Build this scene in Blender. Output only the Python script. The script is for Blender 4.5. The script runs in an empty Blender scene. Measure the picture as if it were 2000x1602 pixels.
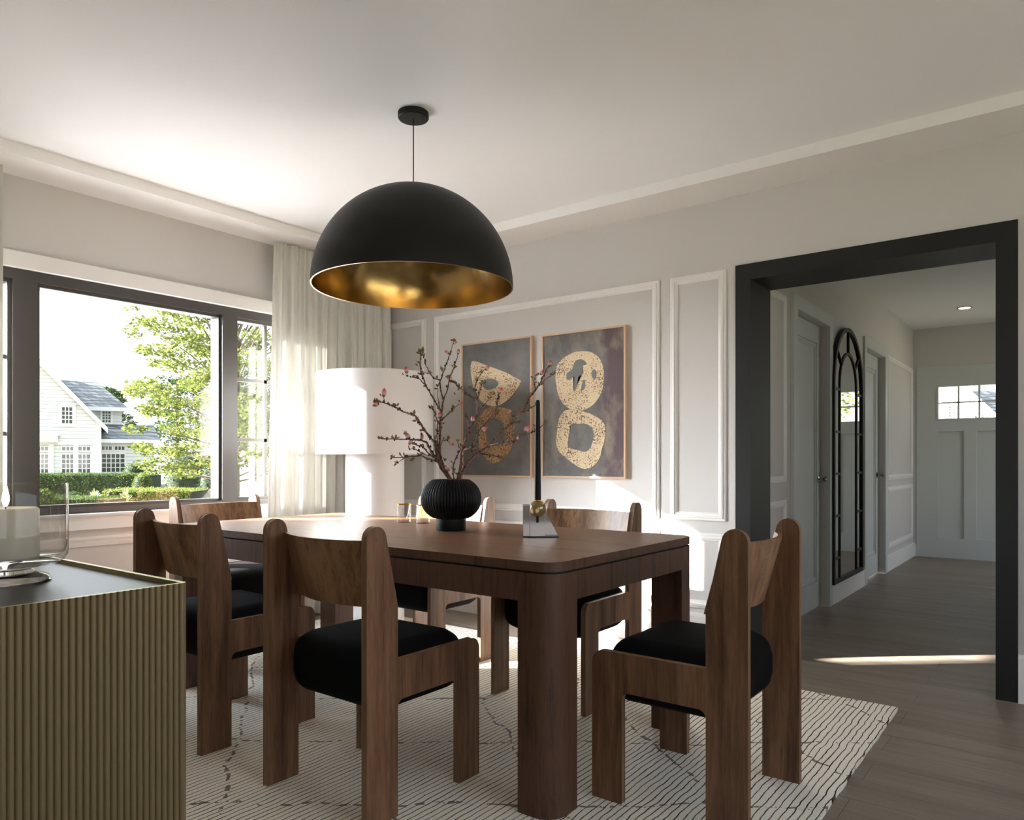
import bpy, bmesh, math, random
from mathutils import Vector, Matrix
random.seed(7)
S = bpy.context.scene
COL = S.collection
PI = math.pi
# ---------------------------------------------------------------- camera frame
A = math.radians(37.4); F = 1432.0; CAMH = 1.06; V0 = 901.0
FW = Vector((-math.sin(A), math.cos(A), 0)); RT = Vector((math.cos(A), math.sin(A), 0))
cd = bpy.data.cameras.new('camera'); cam = bpy.data.objects.new('camera', cd); COL.objects.link(cam)
cam.location = (0, 0, CAMH); cam.rotation_euler = (PI/2, 0, A)
cd.sensor_width = 36; cd.lens = 36*F/2000; cd.shift_y = (V0-801)/2000; cd.clip_start = .05; cd.clip_end = 400
S.camera = cam
S.view_settings.view_transform = 'Standard'; S.view_settings.look = 'None'
S.view_settings.exposure = 1.18; S.view_settings.gamma = 1
def W(px, py, d):
    p = FW*d + RT*((px-1000)/F*d); return Vector((p.x, p.y, CAMH+(V0-py)/F*d))

# ---------------------------------------------------------------- node helpers
def lin(c):
    return tuple(((x/12.92) if x <= .04045 else ((x+.055)/1.055)**2.4) for x in c)
def H(r, g, b): return lin((r/255, g/255, b/255))+(1,)
class N:
    def __init__(s, name):
        s.m = bpy.data.materials.new(name); s.m.use_nodes = True; s.t = s.m.node_tree
        s.n = s.t.nodes; s.l = s.t.links; s.b = s.n['Principled BSDF']; s.out = s.n['Material Output']
    def a(s, typ, **k):
        x = s.n.new(typ)
        for q, v in k.items(): setattr(x, q, v)
        return x
    def c(s, a, b): s.l.new(a, b)
    def set(s, **k):
        for q, v in k.items(): s.b.inputs[q.replace('_', ' ')].default_value = v
    def math(s, op, a, b=None):
        x = s.a('ShaderNodeMath', operation=op)
        for i, v in enumerate((a, b)):
            if v is None: continue
            if isinstance(v, (int, float)): x.inputs[i].default_value = v
            else: s.c(v, x.inputs[i])
        return x.outputs[0]
    def ramp(s, fac, stops):
        r = s.a('ShaderNodeValToRGB'); e = r.color_ramp.elements
        while len(e) < len(stops): e.new(.5)
        for i, (p, c) in enumerate(stops): e[i].position = p; e[i].color = c
        s.c(fac, r.inputs[0]); return r.outputs[0]
    def coords(s, scale=(1, 1, 1), rnd=False, kind='Object', rot=(0, 0, 0)):
        tc = s.a('ShaderNodeTexCoord'); mp = s.a('ShaderNodeMapping')
        mp.inputs['Scale'].default_value = scale; mp.inputs['Rotation'].default_value = rot
        src = tc.outputs[kind]
        if rnd:
            oi = s.a('ShaderNodeObjectInfo'); m = s.a('ShaderNodeVectorMath', operation='MULTIPLY_ADD')
            cx = s.a('ShaderNodeCombineXYZ')
            for i in range(3): s.c(oi.outputs['Random'], cx.inputs[i])
            s.c(cx.outputs[0], m.inputs[0]); m.inputs[1].default_value = (7.3, 5.1, 3.7); s.c(src, m.inputs[2]); src = m.outputs[0]
        s.c(src, mp.inputs[0]); return mp.outputs[0]
    def noise(s, vec, scale=5, detail=4, rough=.5, dist=0):
        x = s.a('ShaderNodeTexNoise'); x.inputs['Scale'].default_value = scale; x.inputs['Detail'].default_value = detail
        x.inputs['Roughness'].default_value = rough; x.inputs['Distortion'].default_value = dist
        s.c(vec, x.inputs['Vector']); return x.outputs['Fac']
    def mix(s, fac, a, b, mode='MIX'):
        x = s.a('ShaderNodeMix', data_type='RGBA', blend_type=mode)
        if isinstance(fac, (int, float)): x.inputs[0].default_value = fac
        else: s.c(fac, x.inputs[0])
        for i, v in ((6, a), (7, b)):
            if isinstance(v, tuple): x.inputs[i].default_value = v
            else: s.c(v, x.inputs[i])
        return x.outputs[2]
    def bump(s, h, strength=.3, dist=.01):
        x = s.a('ShaderNodeBump'); x.inputs['Strength'].default_value = strength; x.inputs['Distance'].default_value = dist
        s.c(h, x.inputs['Height']); s.c(x.outputs[0], s.b.inputs['Normal'])
def plain(name, col, rough=.5, metal=0, bump=None, **k):
    m = N(name); m.set(Base_Color=col, Roughness=rough, Metallic=metal, **k)
    v = m.coords((1, 1, 1))
    if bump: m.bump(m.noise(v, bump[0], 3), bump[1], .002)
    return m.m
def wood(name, stops, axis='Z', scale=1.0, rough=.45, tilt=0, bands=9):
    m = N(name)
    k = {'Z': (1, 1, .07), 'X': (.07, 1, 1)}[axis]
    v = m.coords(tuple(c*scale for c in k), rnd=True, rot=(0, tilt, 0))
    n1 = m.noise(v, 11, 3, .5, .8); n2 = m.noise(v, 170, 6, .7); n3 = m.noise(v, 46, 4, .6, .3)
    f = m.math('ADD', m.math('MULTIPLY', n1, .42), m.math('ADD', m.math('MULTIPLY', n2, .26), m.math('MULTIPLY', n3, .32)))
    m.c(m.ramp(f, stops), m.b.inputs['Base Color']); m.set(Roughness=rough)
    m.bump(n2, .12, .001); return m.m

M = {}
M['wall'] = plain('wall_paint', H(207, 202, 198), .75, bump=(220, .06))
M['ceil'] = plain('ceiling_paint', H(245, 242, 240), .85, bump=(260, .08))
M['soffit'] = plain('soffit_stipple', H(238, 233, 228), .9, bump=(330, .45))
M['trimw'] = plain('trim_paint', H(234, 230, 226), .5)
M['doorp'] = plain('door_paint', H(205, 209, 206), .45)
M['black'] = plain('black_trim_paint', H(34, 34, 34), .5, Specular_IOR_Level=.3)
M['winframe'] = plain('window_frame_paint', H(68, 64, 61), .4)
M['winout'] = plain('window_outer_stop', H(58, 58, 61), .5)
M['chair'] = wood('walnut_vertical', [(.38, H(74, 48, 32)), (.46, H(104, 72, 50)), (.52, H(122, 87, 61)), (.58, H(140, 102, 73)), (.64, H(108, 76, 52))])
M['chairb'] = wood('walnut_backrest', [(.37, H(84, 56, 37)), (.45, H(116, 83, 56)), (.51, H(138, 102, 70)), (.57, H(156, 119, 84)), (.64, H(118, 86, 58))], tilt=.22)
M['edge'] = wood('walnut_edge', [(.4, H(112, 82, 58)), (.6, H(140, 108, 80))])
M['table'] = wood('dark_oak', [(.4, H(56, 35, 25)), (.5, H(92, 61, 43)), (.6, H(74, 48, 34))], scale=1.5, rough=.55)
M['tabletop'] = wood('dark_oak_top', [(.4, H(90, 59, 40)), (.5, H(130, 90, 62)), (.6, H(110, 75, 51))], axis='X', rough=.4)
M['cushion'] = plain('black_cushion_fabric', H(13, 13, 14), .85, bump=(500, .1), Specular_IOR_Level=.12)
M['blackmetal'] = plain('matte_black_metal', H(22, 20, 19), .5, Specular_IOR_Level=.25)
M['ceramic'] = plain('black_ceramic', H(14, 15, 17), .5, bump=(200, .1), Specular_IOR_Level=.3)
M['chrome'] = plain('polished_nickel', H(225, 222, 218), .1, 1)
M['wax_black'] = plain('black_wax', H(9, 11, 12), .5, Specular_IOR_Level=.25)
M['wax'] = plain('cream_wax', H(228, 220, 205), .45, Subsurface_Weight=.3, Subsurface_Scale=.02)
M['white_fab'] = plain('white_lamp_fabric', H(228, 224, 222), .42, bump=(420, .35))
M['pewter'] = plain('knob_nickel', H(150, 146, 142), .22, 1)
M['bark'] = N('twig_bark'); _m = M['bark']; _v = _m.coords((1, 1, 1))
_m.c(_m.ramp(_m.noise(_v, 90, 4), [(.35, H(58, 36, 26)), (.6, H(120, 86, 70))]), _m.b.inputs['Base Color']); _m.set(Roughness=.8); M['bark'] = _m.m
M['knob'] = plain('dark_bud_scale', H(44, 27, 20), .7)
M['leaf'] = N('young_leaf'); _m = M['leaf']
_m.c(_m.ramp(_m.noise(_m.coords(), 26, 2), [(.4, H(104, 112, 52)), (.55, H(128, 92, 50))]), _m.b.inputs['Base Color']); _m.set(Roughness=.5); M['leaf'] = _m.m
def petal():
    m = N('pink_petal'); v = m.coords((1, 1, 1)); s = m.a('ShaderNodeSeparateXYZ'); m.c(v, s.inputs[0])
    m.c(m.ramp(m.math('MULTIPLY', s.outputs[2], 55), [(.1, H(110, 60, 45)), (.4, H(222, 190, 178)), (.62, H(220, 160, 156)), (.9, H(206, 92, 102))]), m.b.inputs['Base Color'])
    m.set(Roughness=.5); return m.m
M['petal'] = petal()
def brass_lining():
    m = N('gold_leaf_lining'); v = m.coords()
    m.c(m.ramp(m.noise(v, 3, 2), [(.3, H(176, 142, 84)), (.7, H(206, 174, 116))]), m.b.inputs['Base Color'])
    m.set(Metallic=1, Roughness=.2); m.bump(m.noise(v, 14, 2), .08, .01); return m.m
M['gold'] = brass_lining()
M['goldrib'] = plain('antique_brass', H(142, 124, 90), .5, .5)
M['goldrim'] = plain('bright_brass', H(190, 178, 130), .3, 1)
M['smoke'] = plain('smoked_glass_top', H(38, 42, 48), .28, bump=(3, .02))
M['rimgold'] = plain('gold_rim', H(214, 160, 70), .25, 1)
M['frameoak'] = plain('pale_oak_frame', H(204, 170, 138), .5)
def glassy(name, tint, ior=1.45, rough=0, clear=.9):
    m = N(name); m.n.remove(m.b)
    tr = m.a('ShaderNodeBsdfTransparent'); tr.inputs[0].default_value = tint
    gl = m.a('ShaderNodeBsdfGlossy'); gl.inputs['Roughness'].default_value = rough
    ge = m.a('ShaderNodeNewGeometry'); dt = m.a('ShaderNodeVectorMath', operation='DOT_PRODUCT'); m.c(ge.outputs['Incoming'], dt.inputs[0]); m.c(ge.outputs['Normal'], dt.inputs[1])
    q = m.math('POWER', m.math('SUBTRACT', 1, m.math('ABSOLUTE', dt.outputs['Value'])), 5)
    mx = m.a('ShaderNodeMixShader'); m.c(m.math('ADD', .04, m.math('MULTIPLY', q, .96)), mx.inputs[0]); m.c(tr.outputs[0], mx.inputs[1]); m.c(gl.outputs[0], mx.inputs[2])
    m.c(mx.outputs[0], m.out.inputs[0]); return m.m
M['pane'] = glassy('window_pane', (.97, .98, .97, 1), 1.5)
M['dish'] = glassy('clear_table_glass', (.94, .94, .93, 1), 1.5)
def realglass():
    m = N('thick_clear_glass'); m.set(Base_Color=(.96, .95, .93, 1), Roughness=.0, IOR=1.45, Transmission_Weight=1.0); return m.m
M['glass'] = realglass()
def amber():
    m = N('amber_glass'); m.set(Base_Color=H(196, 176, 128), Roughness=.02, IOR=1.5, Transmission_Weight=.75, Metallic=.25); return m.m
M['amber'] = amber()
M['mirror'] = plain('mirror_silver', H(205, 205, 200), .02, 1)
def emit(name, col, s):
    m = N(name); m.set(Base_Color=col, Emission_Color=col, Emission_Strength=s); return m.m
M['flame'] = emit('candle_flame', (1, .85, .6, 1), 9)
M['led'] = emit('warm_led_disc', (1, .82, .6, 1), 8)
def curtain_mat():
    m = N('linen_curtain'); m.n.remove(m.b); v = m.coords((1, 1, .12))
    col = m.ramp(m.noise(v, 60, 3), [(.3, H(214, 211, 202)), (.7, H(224, 221, 213))])
    d = m.a('ShaderNodeBsdfDiffuse'); t = m.a('ShaderNodeBsdfTranslucent'); m.c(col, d.inputs[0]); m.c(col, t.inputs[0])
    mx = m.a('ShaderNodeMixShader'); mx.inputs[0].default_value = .05
    m.c(d.outputs[0], mx.inputs[1]); m.c(t.outputs[0], mx.inputs[2]); m.c(mx.outputs[0], m.out.inputs[0]); return m.m
M['curtain'] = curtain_mat()
def floor_mat():
    m = N('floor_planks'); v = m.coords((1, 1, 1))
    b = m.a('ShaderNodeTexBrick'); m.c(v, b.inputs[0]); b.offset = .37; b.offset_frequency = 2
    for q, x in {'Scale': 1, 'Mortar Size': .0012, 'Mortar Smooth': .3, 'Bias': 0, 'Brick Width': 1.5, 'Row Height': .165}.items(): b.inputs[q].default_value = x
    b.inputs['Color1'].default_value = (.15, .15, .15, 1); b.inputs['Color2'].default_value = (.85, .85, .85, 1); b.inputs['Mortar'].default_value = (.5, .5, .5, 1)
    v2 = m.coords((.09, 1.2, 1))
    n1 = m.noise(v2, 9, 5, .6, .4); n2 = m.noise(v2, 70, 5, .6)
    f = m.math('ADD', m.math('MULTIPLY', n1, .6), m.math('ADD', m.math('MULTIPLY', n2, .3), m.math('MULTIPLY', b.outputs[0], .14)))
    c = m.ramp(f, [(.3, H(98, 86, 75)), (.52, H(132, 118, 104)), (.75, H(152, 138, 124))])
    m.c(m.mix(m.math('MULTIPLY', b.outputs['Fac'], .7), c, H(34, 28, 24)), m.b.inputs['Base Color'])
    m.set(Roughness=.42); m.bump(m.math('SUBTRACT', m.math('MULTIPLY', n2, .3), b.outputs['Fac']), .25, .002); return m.m
M['floor'] = floor_mat()
def rug_mat():
    m = N('ribbed_wool_rug'); tc = m.a('ShaderNodeTexCoord'); sp = m.a('ShaderNodeSeparateXYZ')
    big = m.coords((1, 1, 1)); wob = m.a('ShaderNodeTexNoise'); wob.inputs['Scale'].default_value = 9; wob.inputs['Detail'].default_value = 5
    m.c(big, wob.inputs[0]); m.c(tc.outputs['Object'], sp.inputs[0])
    x = m.math('ADD', sp.outputs[0], m.math('MULTIPLY', m.math('SUBTRACT', wob.outputs[0], .5), .022))
    ph = m.math('FRACT', m.math('DIVIDE', x, .022))
    tri = m.math('ABSOLUTE', m.math('SUBTRACT', ph, .5))            # .5 at groove
    patch = m.noise(m.coords((1, .35, 1)), 16, 3)
    thr = m.math('SUBTRACT', .468, m.math('MULTIPLY', patch, .10))
    groove = m.math('GREATER_THAN', tri, thr)
    # loose diamond trellis of brown yarn
    wn = m.noise(m.coords((1, 1, 1)), 5, 4); y2 = m.math('ADD', sp.outputs[1], m.math('MULTIPLY', m.math('SUBTRACT', wn, .5), .16))
    def diag(s):
        q = m.math('FRACT', m.math('DIVIDE', m.math('ADD', m.math('MULTIPLY', sp.outputs[0], s), y2), .62))
        return m.math('LESS_THAN', m.math('ABSOLUTE', m.math('SUBTRACT', q, .5)), .012)
    dia = m.math('MULTIPLY', m.math('MAXIMUM', diag(.75), diag(-.75)), m.math('GREATER_THAN', m.noise(m.coords(), 34, 2), .5))
    gc = m.ramp(m.noise(m.coords((1, 1, 1)), 22, 3), [(.45, H(36, 26, 17)), (.62, H(112, 92, 62))])
    wool = m.ramp(m.noise(m.coords(), 260, 3), [(.3, H(236, 226, 208)), (.7, H(252, 246, 232))])
    c1 = m.mix(groove, wool, gc); c2 = m.mix(m.math('MULTIPLY', dia, .8), c1, H(84, 64, 52))
    m.c(c2, m.b.inputs['Base Color']); m.set(Roughness=.95)
    hgt = m.math('SUBTRACT', m.math('SUBTRACT', .5, m.math('MULTIPLY', tri, tri)), m.math('MULTIPLY', dia, .15))
    m.bump(m.math('ADD', hgt, m.math('MULTIPLY', m.noise(m.coords(), 330, 2), .25)), .45, .005); return m.m
M['rug'] = rug_mat()
def canvas_mat(purple):
    m = N('painted_canvas'); v = m.coords((1, 1, 1)); n = m.noise(v, 3.2, 5, .6); g = m.noise(m.coords((1, 1, 1)), 420, 2)
    base = m.ramp(n, [(.3, H(84, 80, 78)), (.5, H(114, 112, 110)), (.7, H(140, 132, 130))])
    if purple:
        s = m.a('ShaderNodeSeparateXYZ'); m.c(v, s.inputs[0])
        f = m.ramp(m.math('ADD', s.outputs[0], m.math('MULTIPLY', m.noise(v, 6, 5, .65), .34)), [(.29, (0, 0, 0, 1)), (.36, (.8, .8, .8, 1))])
        base = m.mix(f, base, H(96, 66, 74))
        base = m.mix(m.ramp(m.noise(m.coords((1.6, 1, .8), rot=(0, .5, 0)), 4.5, 5, .6), [(.5, (0, 0, 0, 1)), (.68, (.75, .75, .75, 1))]), base, H(158, 146, 128))
    m.c(m.mix(m.math('MULTIPLY', g, .3), base, H(40, 36, 34)), m.b.inputs['Base Color']); m.set(Roughness=.7); return m.m
M['canvas'] = canvas_mat(False); M['canvas2'] = canvas_mat(True)
def stroke_mat(name, c1, c2, t):
    m = N(name); v = m.coords((1, 1, 1)); n = m.noise(v, 95, 5, .7); k = m.noise(v, 9, 3)
    f = m.math('GREATER_THAN', m.math('ADD', n, m.math('MULTIPLY', k, .35)), t)
    m.c(m.mix(f, c1, c2), m.b.inputs['Base Color']); m.set(Roughness=.65); return m.m
M['cream'] = stroke_mat('cream_brushwork', H(218, 194, 158), H(112, 84, 66), .735)
M['ochre'] = stroke_mat('ochre_brushwork', H(176, 140, 98), H(84, 62, 48), .71)
M['slate'] = plain('slate_paint', H(112, 112, 108), .7)
# exterior
def siding():
    m = N('white_clapboard'); v = m.coords((1, 1, 1)); s = m.a('ShaderNodeSeparateXYZ'); m.c(v, s.inputs[0])
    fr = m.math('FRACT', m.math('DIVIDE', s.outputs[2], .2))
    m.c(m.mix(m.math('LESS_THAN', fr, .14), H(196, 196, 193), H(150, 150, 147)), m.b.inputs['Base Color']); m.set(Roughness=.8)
    m.bump(m.math('MULTIPLY', fr, -1), .5, .02); return m.m
M['siding'] = siding()
M['housetrim'] = plain('white_house_trim', H(208, 208, 205), .7)
def shingle():
    m = N('grey_slate_shingles'); v = m.coords((1, 1, 1), kind='Object'); b = m.a('ShaderNodeTexBrick')
    sx = m.a('ShaderNodeSeparateXYZ'); cx = m.a('ShaderNodeCombineXYZ'); m.c(v, sx.inputs[0]); m.c(m.math('ADD', sx.outputs[0], sx.outputs[1]), cx.inputs[0]); m.c(sx.outputs[2], cx.inputs[1])
    m.c(cx.outputs[0], b.inputs[0])
    for q, x in {'Scale': 1, 'Mortar Size': .03, 'Brick Width': .42, 'Row Height': .22}.items(): b.inputs[q].default_value = x
    b.inputs['Color1'].default_value = H(70, 69, 68); b.inputs['Color2'].default_value = H(122, 119, 112); b.inputs['Mortar'].default_value = H(52, 50, 50)
    m.c(b.outputs[0], m.b.inputs['Base Color']); m.set(Roughness=.9); return m.m
M['shingle'] = shingle()
M['darkpane'] = plain('dark_house_pane', H(52, 56, 50), .1)
def leafmat(name, c1, c2, c3, tr=.35):
    m = N(name); m.n.remove(m.b); v = m.coords((1, 1, 1)); col = m.ramp(m.noise(v, 1.7, 4, .7), [(.3, c1), (.5, c2), (.68, c3)])
    d = m.a('ShaderNodeBsdfDiffuse'); t = m.a('ShaderNodeBsdfTranslucent'); m.c(col, d.inputs[0]); m.c(col, t.inputs[0])
    mx = m.a('ShaderNodeMixShader'); mx.inputs[0].default_value = tr
    m.c(d.outputs[0], mx.inputs[1]); m.c(t.outputs[0], mx.inputs[2]); m.c(mx.outputs[0], m.out.inputs[0]); return m.m
M['lf_yellow'] = leafmat('sunny_yellow_green_leaves', H(68, 76, 38), H(92, 99, 50), H(110, 113, 61), .4)
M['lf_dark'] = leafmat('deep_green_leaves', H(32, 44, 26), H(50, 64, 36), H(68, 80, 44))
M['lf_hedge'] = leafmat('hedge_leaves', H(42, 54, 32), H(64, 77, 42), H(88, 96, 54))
M['lf_bright'] = leafmat('bright_shrub_leaves', H(72, 84, 42), H(98, 108, 52), H(116, 122, 64))
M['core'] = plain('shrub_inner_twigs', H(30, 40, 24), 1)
M['trunk'] = plain('grey_brown_trunk', H(84, 72, 60), .95, bump=(20, .5))
M['pinkfl'] = plain('coral_flower', H(190, 120, 110), .7)
M['paleblade'] = plain('pale_grass_blade', H(170, 172, 120), .6)
M['ground'] = plain('garden_soil_and_turf', H(122, 116, 92), 1, bump=(5, .5))
M['bounce_slab'] = plain('pale_sun_bounce', H(180, 178, 177), .8)
M['paving'] = plain('pale_stone_paving', H(170, 162, 150), .9)

# ---------------------------------------------------------------- mesh helpers
def link(name, bm, mat, parent=None, label=None, smooth=False, bevel=0, seg=2):
    if bevel:
        bmesh.ops.remove_doubles(bm, verts=bm.verts, dist=1e-6)
        bmesh.ops.bevel(bm, geom=[e for e in bm.edges if len(e.link_faces) == 2 and e.calc_face_angle(0) > .5], offset=bevel, segments=seg, profile=.5, affect='EDGES', clamp_overlap=True)
    bmesh.ops.recalc_face_normals(bm, faces=bm.faces)
    me = bpy.data.meshes.new(name); bm.to_mesh(me); bm.free()
    mats = mat if isinstance(mat, (list, tuple)) else [mat]
    for x in mats: me.materials.append(x)
    if smooth:
        for p in me.polygons: p.use_smooth = True
        me.set_sharp_from_angle(angle=math.radians(35 if smooth is True else smooth))
    o = bpy.data.objects.new(name, me); COL.objects.link(o)
    if parent: o.parent = parent
    if label: o['label'] = label
    return o
def tag(o, label, cat, group=None, kind=None):
    if label: o['label'] = label
    if cat: o['category'] = cat
    if group: o['group'] = group
    if kind: o['kind'] = kind
    return o
def thing(name, label, cat, loc=(0, 0, 0), rz=0, group=None):
    o = bpy.data.objects.new(name, None); COL.objects.link(o); o.location = loc; o.rotation_euler = (0, 0, rz); o.empty_display_size = .1
    return tag(o, label, cat, group)
def struct(name, bm, mat, label, cat, **k):
    return tag(link(name, bm, mat, **k), label, cat, None, 'structure')
def sthing(name, label, cat, loc=(0, 0, 0)):
    o = thing(name, label, cat, loc); o['kind'] = 'structure'; return o
def copy_tree(o, parent=None):
    c = o.copy(); COL.objects.link(c)
    if parent: c.parent = parent
    for ch in [x for x in o.children]: copy_tree(ch, c)
    return c
def box(bm, x0, x1, y0, y1, z0, z1, mi=0):
    v = [bm.verts.new((x, y, z)) for z in (z0, z1) for x, y in ((x0, y0), (x1, y0), (x1, y1), (x0, y1))]
    for f in ((3, 2, 1, 0), (4, 5, 6, 7), (0, 1, 5, 4), (1, 2, 6, 5), (2, 3, 7, 6), (3, 0, 4, 7)):
        bm.faces.new([v[i] for i in f]).material_index = mi
    return v
def B(*boxes):
    bm = bmesh.new()
    for b in boxes: box(bm, *b)
    return bm
def extrude_poly(bm, pts, axis, a, b):
    """closed outline pts (p,q) extruded along axis from a to b"""
    def mk(p, q, t): return {'x': (t, p, q), 'y': (p, t, q), 'z': (p, q, t)}[axis]
    va = [bm.verts.new(mk(p, q, a)) for p, q in pts]; vb = [bm.verts.new(mk(p, q, b)) for p, q in pts]
    n = len(pts); bm.faces.new(va); bm.faces.new(vb[::-1])
    for i in range(n): bm.faces.new((va[i], va[(i+1) % n], vb[(i+1) % n], vb[i]))
def arc(cx, cy, r, a0, a1, n=8):
    return [(cx+r*math.cos(math.radians(a0+(a1-a0)*i/n)), cy+r*math.sin(math.radians(a0+(a1-a0)*i/n))) for i in range(n+1)]
def lathe(bm, prof, n=48, c=(0, 0), rib=None, close=False):
    rings = []
    for r, z in prof:
        if r < 1e-5: rings.append([bm.verts.new((c[0], c[1], z))])
        else:
            ring = []
            for i in range(n):
                a = 2*PI*i/n; rr = r*(rib(a, z) if rib else 1)
                ring.append(bm.verts.new((c[0]+rr*math.cos(a), c[1]+rr*math.sin(a), z)))
            rings.append(ring)
    pairs = list(zip(rings[:-1], rings[1:]))
    if close: pairs.append((rings[-1], rings[0]))
    for p, q in pairs:
        if len(p) == 1 and len(q) == 1: continue
        for i in range(n):
            j = (i+1) % n
            if len(p) == 1: bm.faces.new((p[0], q[j], q[i]))
            elif len(q) == 1: bm.faces.new((p[i], p[j], q[0]))
            else: bm.faces.new((p[i], p[j], q[j], q[i]))
def tube(bm, pts, r, n=8, cap=True):
    rs = r if isinstance(r, (list, tuple)) else [r]*len(pts)
    pts = [Vector(p) for p in pts]; prev = None; rings = []
    for i, p in enumerate(pts):
        d = (pts[min(i+1, len(pts)-1)]-pts[max(i-1, 0)]).normalized()
        u = d.orthogonal().normalized() if prev is None else (prev-d*prev.dot(d)).normalized()
        prev = u; w = d.cross(u)
        rings.append([bm.verts.new(p+(u*math.cos(2*PI*k/n)+w*math.sin(2*PI*k/n))*rs[i]) for k in range(n)])
    for p, q in zip(rings[:-1], rings[1:]):
        for k in range(n): bm.faces.new((p[k], p[(k+1) % n], q[(k+1) % n], q[k]))
    if cap: bm.faces.new(rings[0][::-1]); bm.faces.new(rings[-1])
def moulding(bm, plane, pos, sign, a0, a1, z0, z1, w=.045, h=.018):
    """mitred picture-frame moulding on a wall. plane 'y': a is x ; plane 'x': a is y"""
    prof = [(0, 0), (0, .45), (.12, .62), (.3, .62), (.36, .9), (.6, 1), (.66, .72), (.84, .62), (.92, .3), (1, .26), (1, 0)]
    loops = []
    for t, hh in prof:
        i = t*w; o = pos+sign*hh*h
        cs = [(a0+i, z0+i), (a1-i, z0+i), (a1-i, z1-i), (a0+i, z1-i)]
        loops.append([bm.verts.new((a, o, z) if plane == 'y' else (o, a, z)) for a, z in cs])
    for p, q in zip(loops[:-1], loops[1:]):
        for k in range(4): bm.faces.new((p[k], p[(k+1) % 4], q[(k+1) % 4], q[k]))

# ---------------------------------------------------------------- room shell
XW = -4.245; YB = 3.91; YB2 = 4.21; ZS = 2.503; ZC = 2.56; XE = 1.5; YS = .30; YL = -5.0; HX = -1.42; HX2 = 1.0; HY = 9.25; ZH = 2.53
WY0, WY1, WZ0, WZ1 = .93, 3.19, .772, 2.045            # window opening
struct('floor', B((XW-.2, XE+.6, YL, HY+.1, -.12, 0)), M['floor'], 'dark grey-brown wood plank floor of dining room and hallway', 'floor')
bm = bmesh.new()
for b in ((WY1, YB2, 0, 2.75), (YS-.2, WY0, 0, 2.75), (WY0, WY1, 0, WZ0), (WY0, WY1, WZ1, 2.75), (YL, YS-.2, 0, 2.75)):
    box(bm, XW-.18, XW, b[0], b[1], b[2], b[3])
struct('wall_left', bm, M['wall'], 'pale wall around the wide dark-framed window', 'wall')
OX0, OX1, OZ = -1.377, -.266, 2.041
bm = B((XW, OX0, YB, YB2, 0, 2.75), (OX1, XE, YB, YB2, 0, 2.75), (OX0, OX1, YB, YB2, OZ, 2.75))
struct('wall_back', bm, M['wall'], 'pale panelled wall with the two paintings and the black-trimmed opening', 'wall')
struct('wall_right', B((XE, XE+.15, YL, -2.6, 0, 2.75), (XE, XE+.15, -.4, .5, 0, 2.75), (XE, XE+.15, 3.3, YB2, 0, 2.75), (XE, XE+.15, .5, 3.3, 0, .8), (XE, XE+.15, .5, 3.3, 2.3, 2.75), (XE, XE+.15, -2.6, -.4, 2.3, 2.75), (XE, XE+.15, -2.6, -.4, 0, .8)), M['wall'], 'unseen wall on the right of the dining room, with openings added for fill light', 'wall')  # openings added out of view so daylight fills the room
struct('wall_front', B((XW, -1.9, YS-.15, YS, 0, 2.75)), M['wall'], 'wall behind the ribbed brass sideboard', 'wall')
# living area behind camera
bm = B((XW, XE, YL-.15, YL, 0, 2.75))
struct('wall_rear', bm, M['wall'], 'far wall of the living area behind the camera', 'wall')
bm = bmesh.new(); box(bm, XW, XE, YL, YB, ZC, ZC+.15)
struct('ceiling', bm, M['ceil'], 'smooth off-white tray ceiling', 'ceiling')
bm = bmesh.new(); R0 = .30
for (x0, x1, y0, y1) in ((XW, XW+R0, YS, YB), (XW+R0, XE, YB-R0, YB), (XE-R0, XE, YS, YB-R0), (XW+R0, XE-R0, YS, YS+R0)):
    box(bm, x0, x1, y0, y1, ZS, ZC+.01)
for f in bm.faces: f.material_index = 1 if abs(sum(v.co.z for v in f.verts)/4-ZS) < 1e-4 else 0
struct('trim_1', bm, [M['ceil'], M['soffit']], 'stippled lowered soffit band around the tray ceiling', 'ceiling trim')
# hallway
D1 = (4.86, 5.64); D2 = (6.86, 7.63); DZ = 2.04
bm = bmesh.new()
for y0, y1, z0, z1 in ((YB2, D1[0], 0, 2.75), (D1[1], D2[0], 0, 2.75), (D2[1], HY, 0, 2.75), (D1[0], D1[1], DZ, 2.75), (D2[0], D2[1], DZ, 2.75)):
    box(bm, HX-.14, HX, y0, y1, z0, z1)
struct('wall_hall_left', bm, M['wall'], 'hallway wall with two doors and the arched mirror', 'wall')
FD = (-1.387, -.387, 2.10)
bm = B((HX-.14, FD[0], HY, HY+.15, 0, 2.75), (FD[1], HX2, HY, HY+.15, 0, 2.75), (FD[0], FD[1], HY, HY+.15, FD[2], 2.75))
struct('wall_hall_back', bm, M['wall'], 'end wall of the hallway around the front door', 'wall')
bm = B((HX2, HX2+.15, YB2, 7.3, 0, 2.75), (HX2, HX2+.15, 8.8, HY, 0, 2.75), (HX2, HX2+.15, 7.3, 8.8, 0, .3), (HX2, HX2+.15, 7.3, 8.8, 2.2, 2.75))
struct('wall_hall_right', bm, M['wall'], 'right-hand wall of the hallway with a tall sidelight opening', 'wall')
struct('ceiling_hall', B((HX-.1, HX2+.1, YB2, HY, ZH, ZH+.2)), M['ceil'], 'white hallway ceiling with a recessed downlight', 'ceiling')
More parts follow.
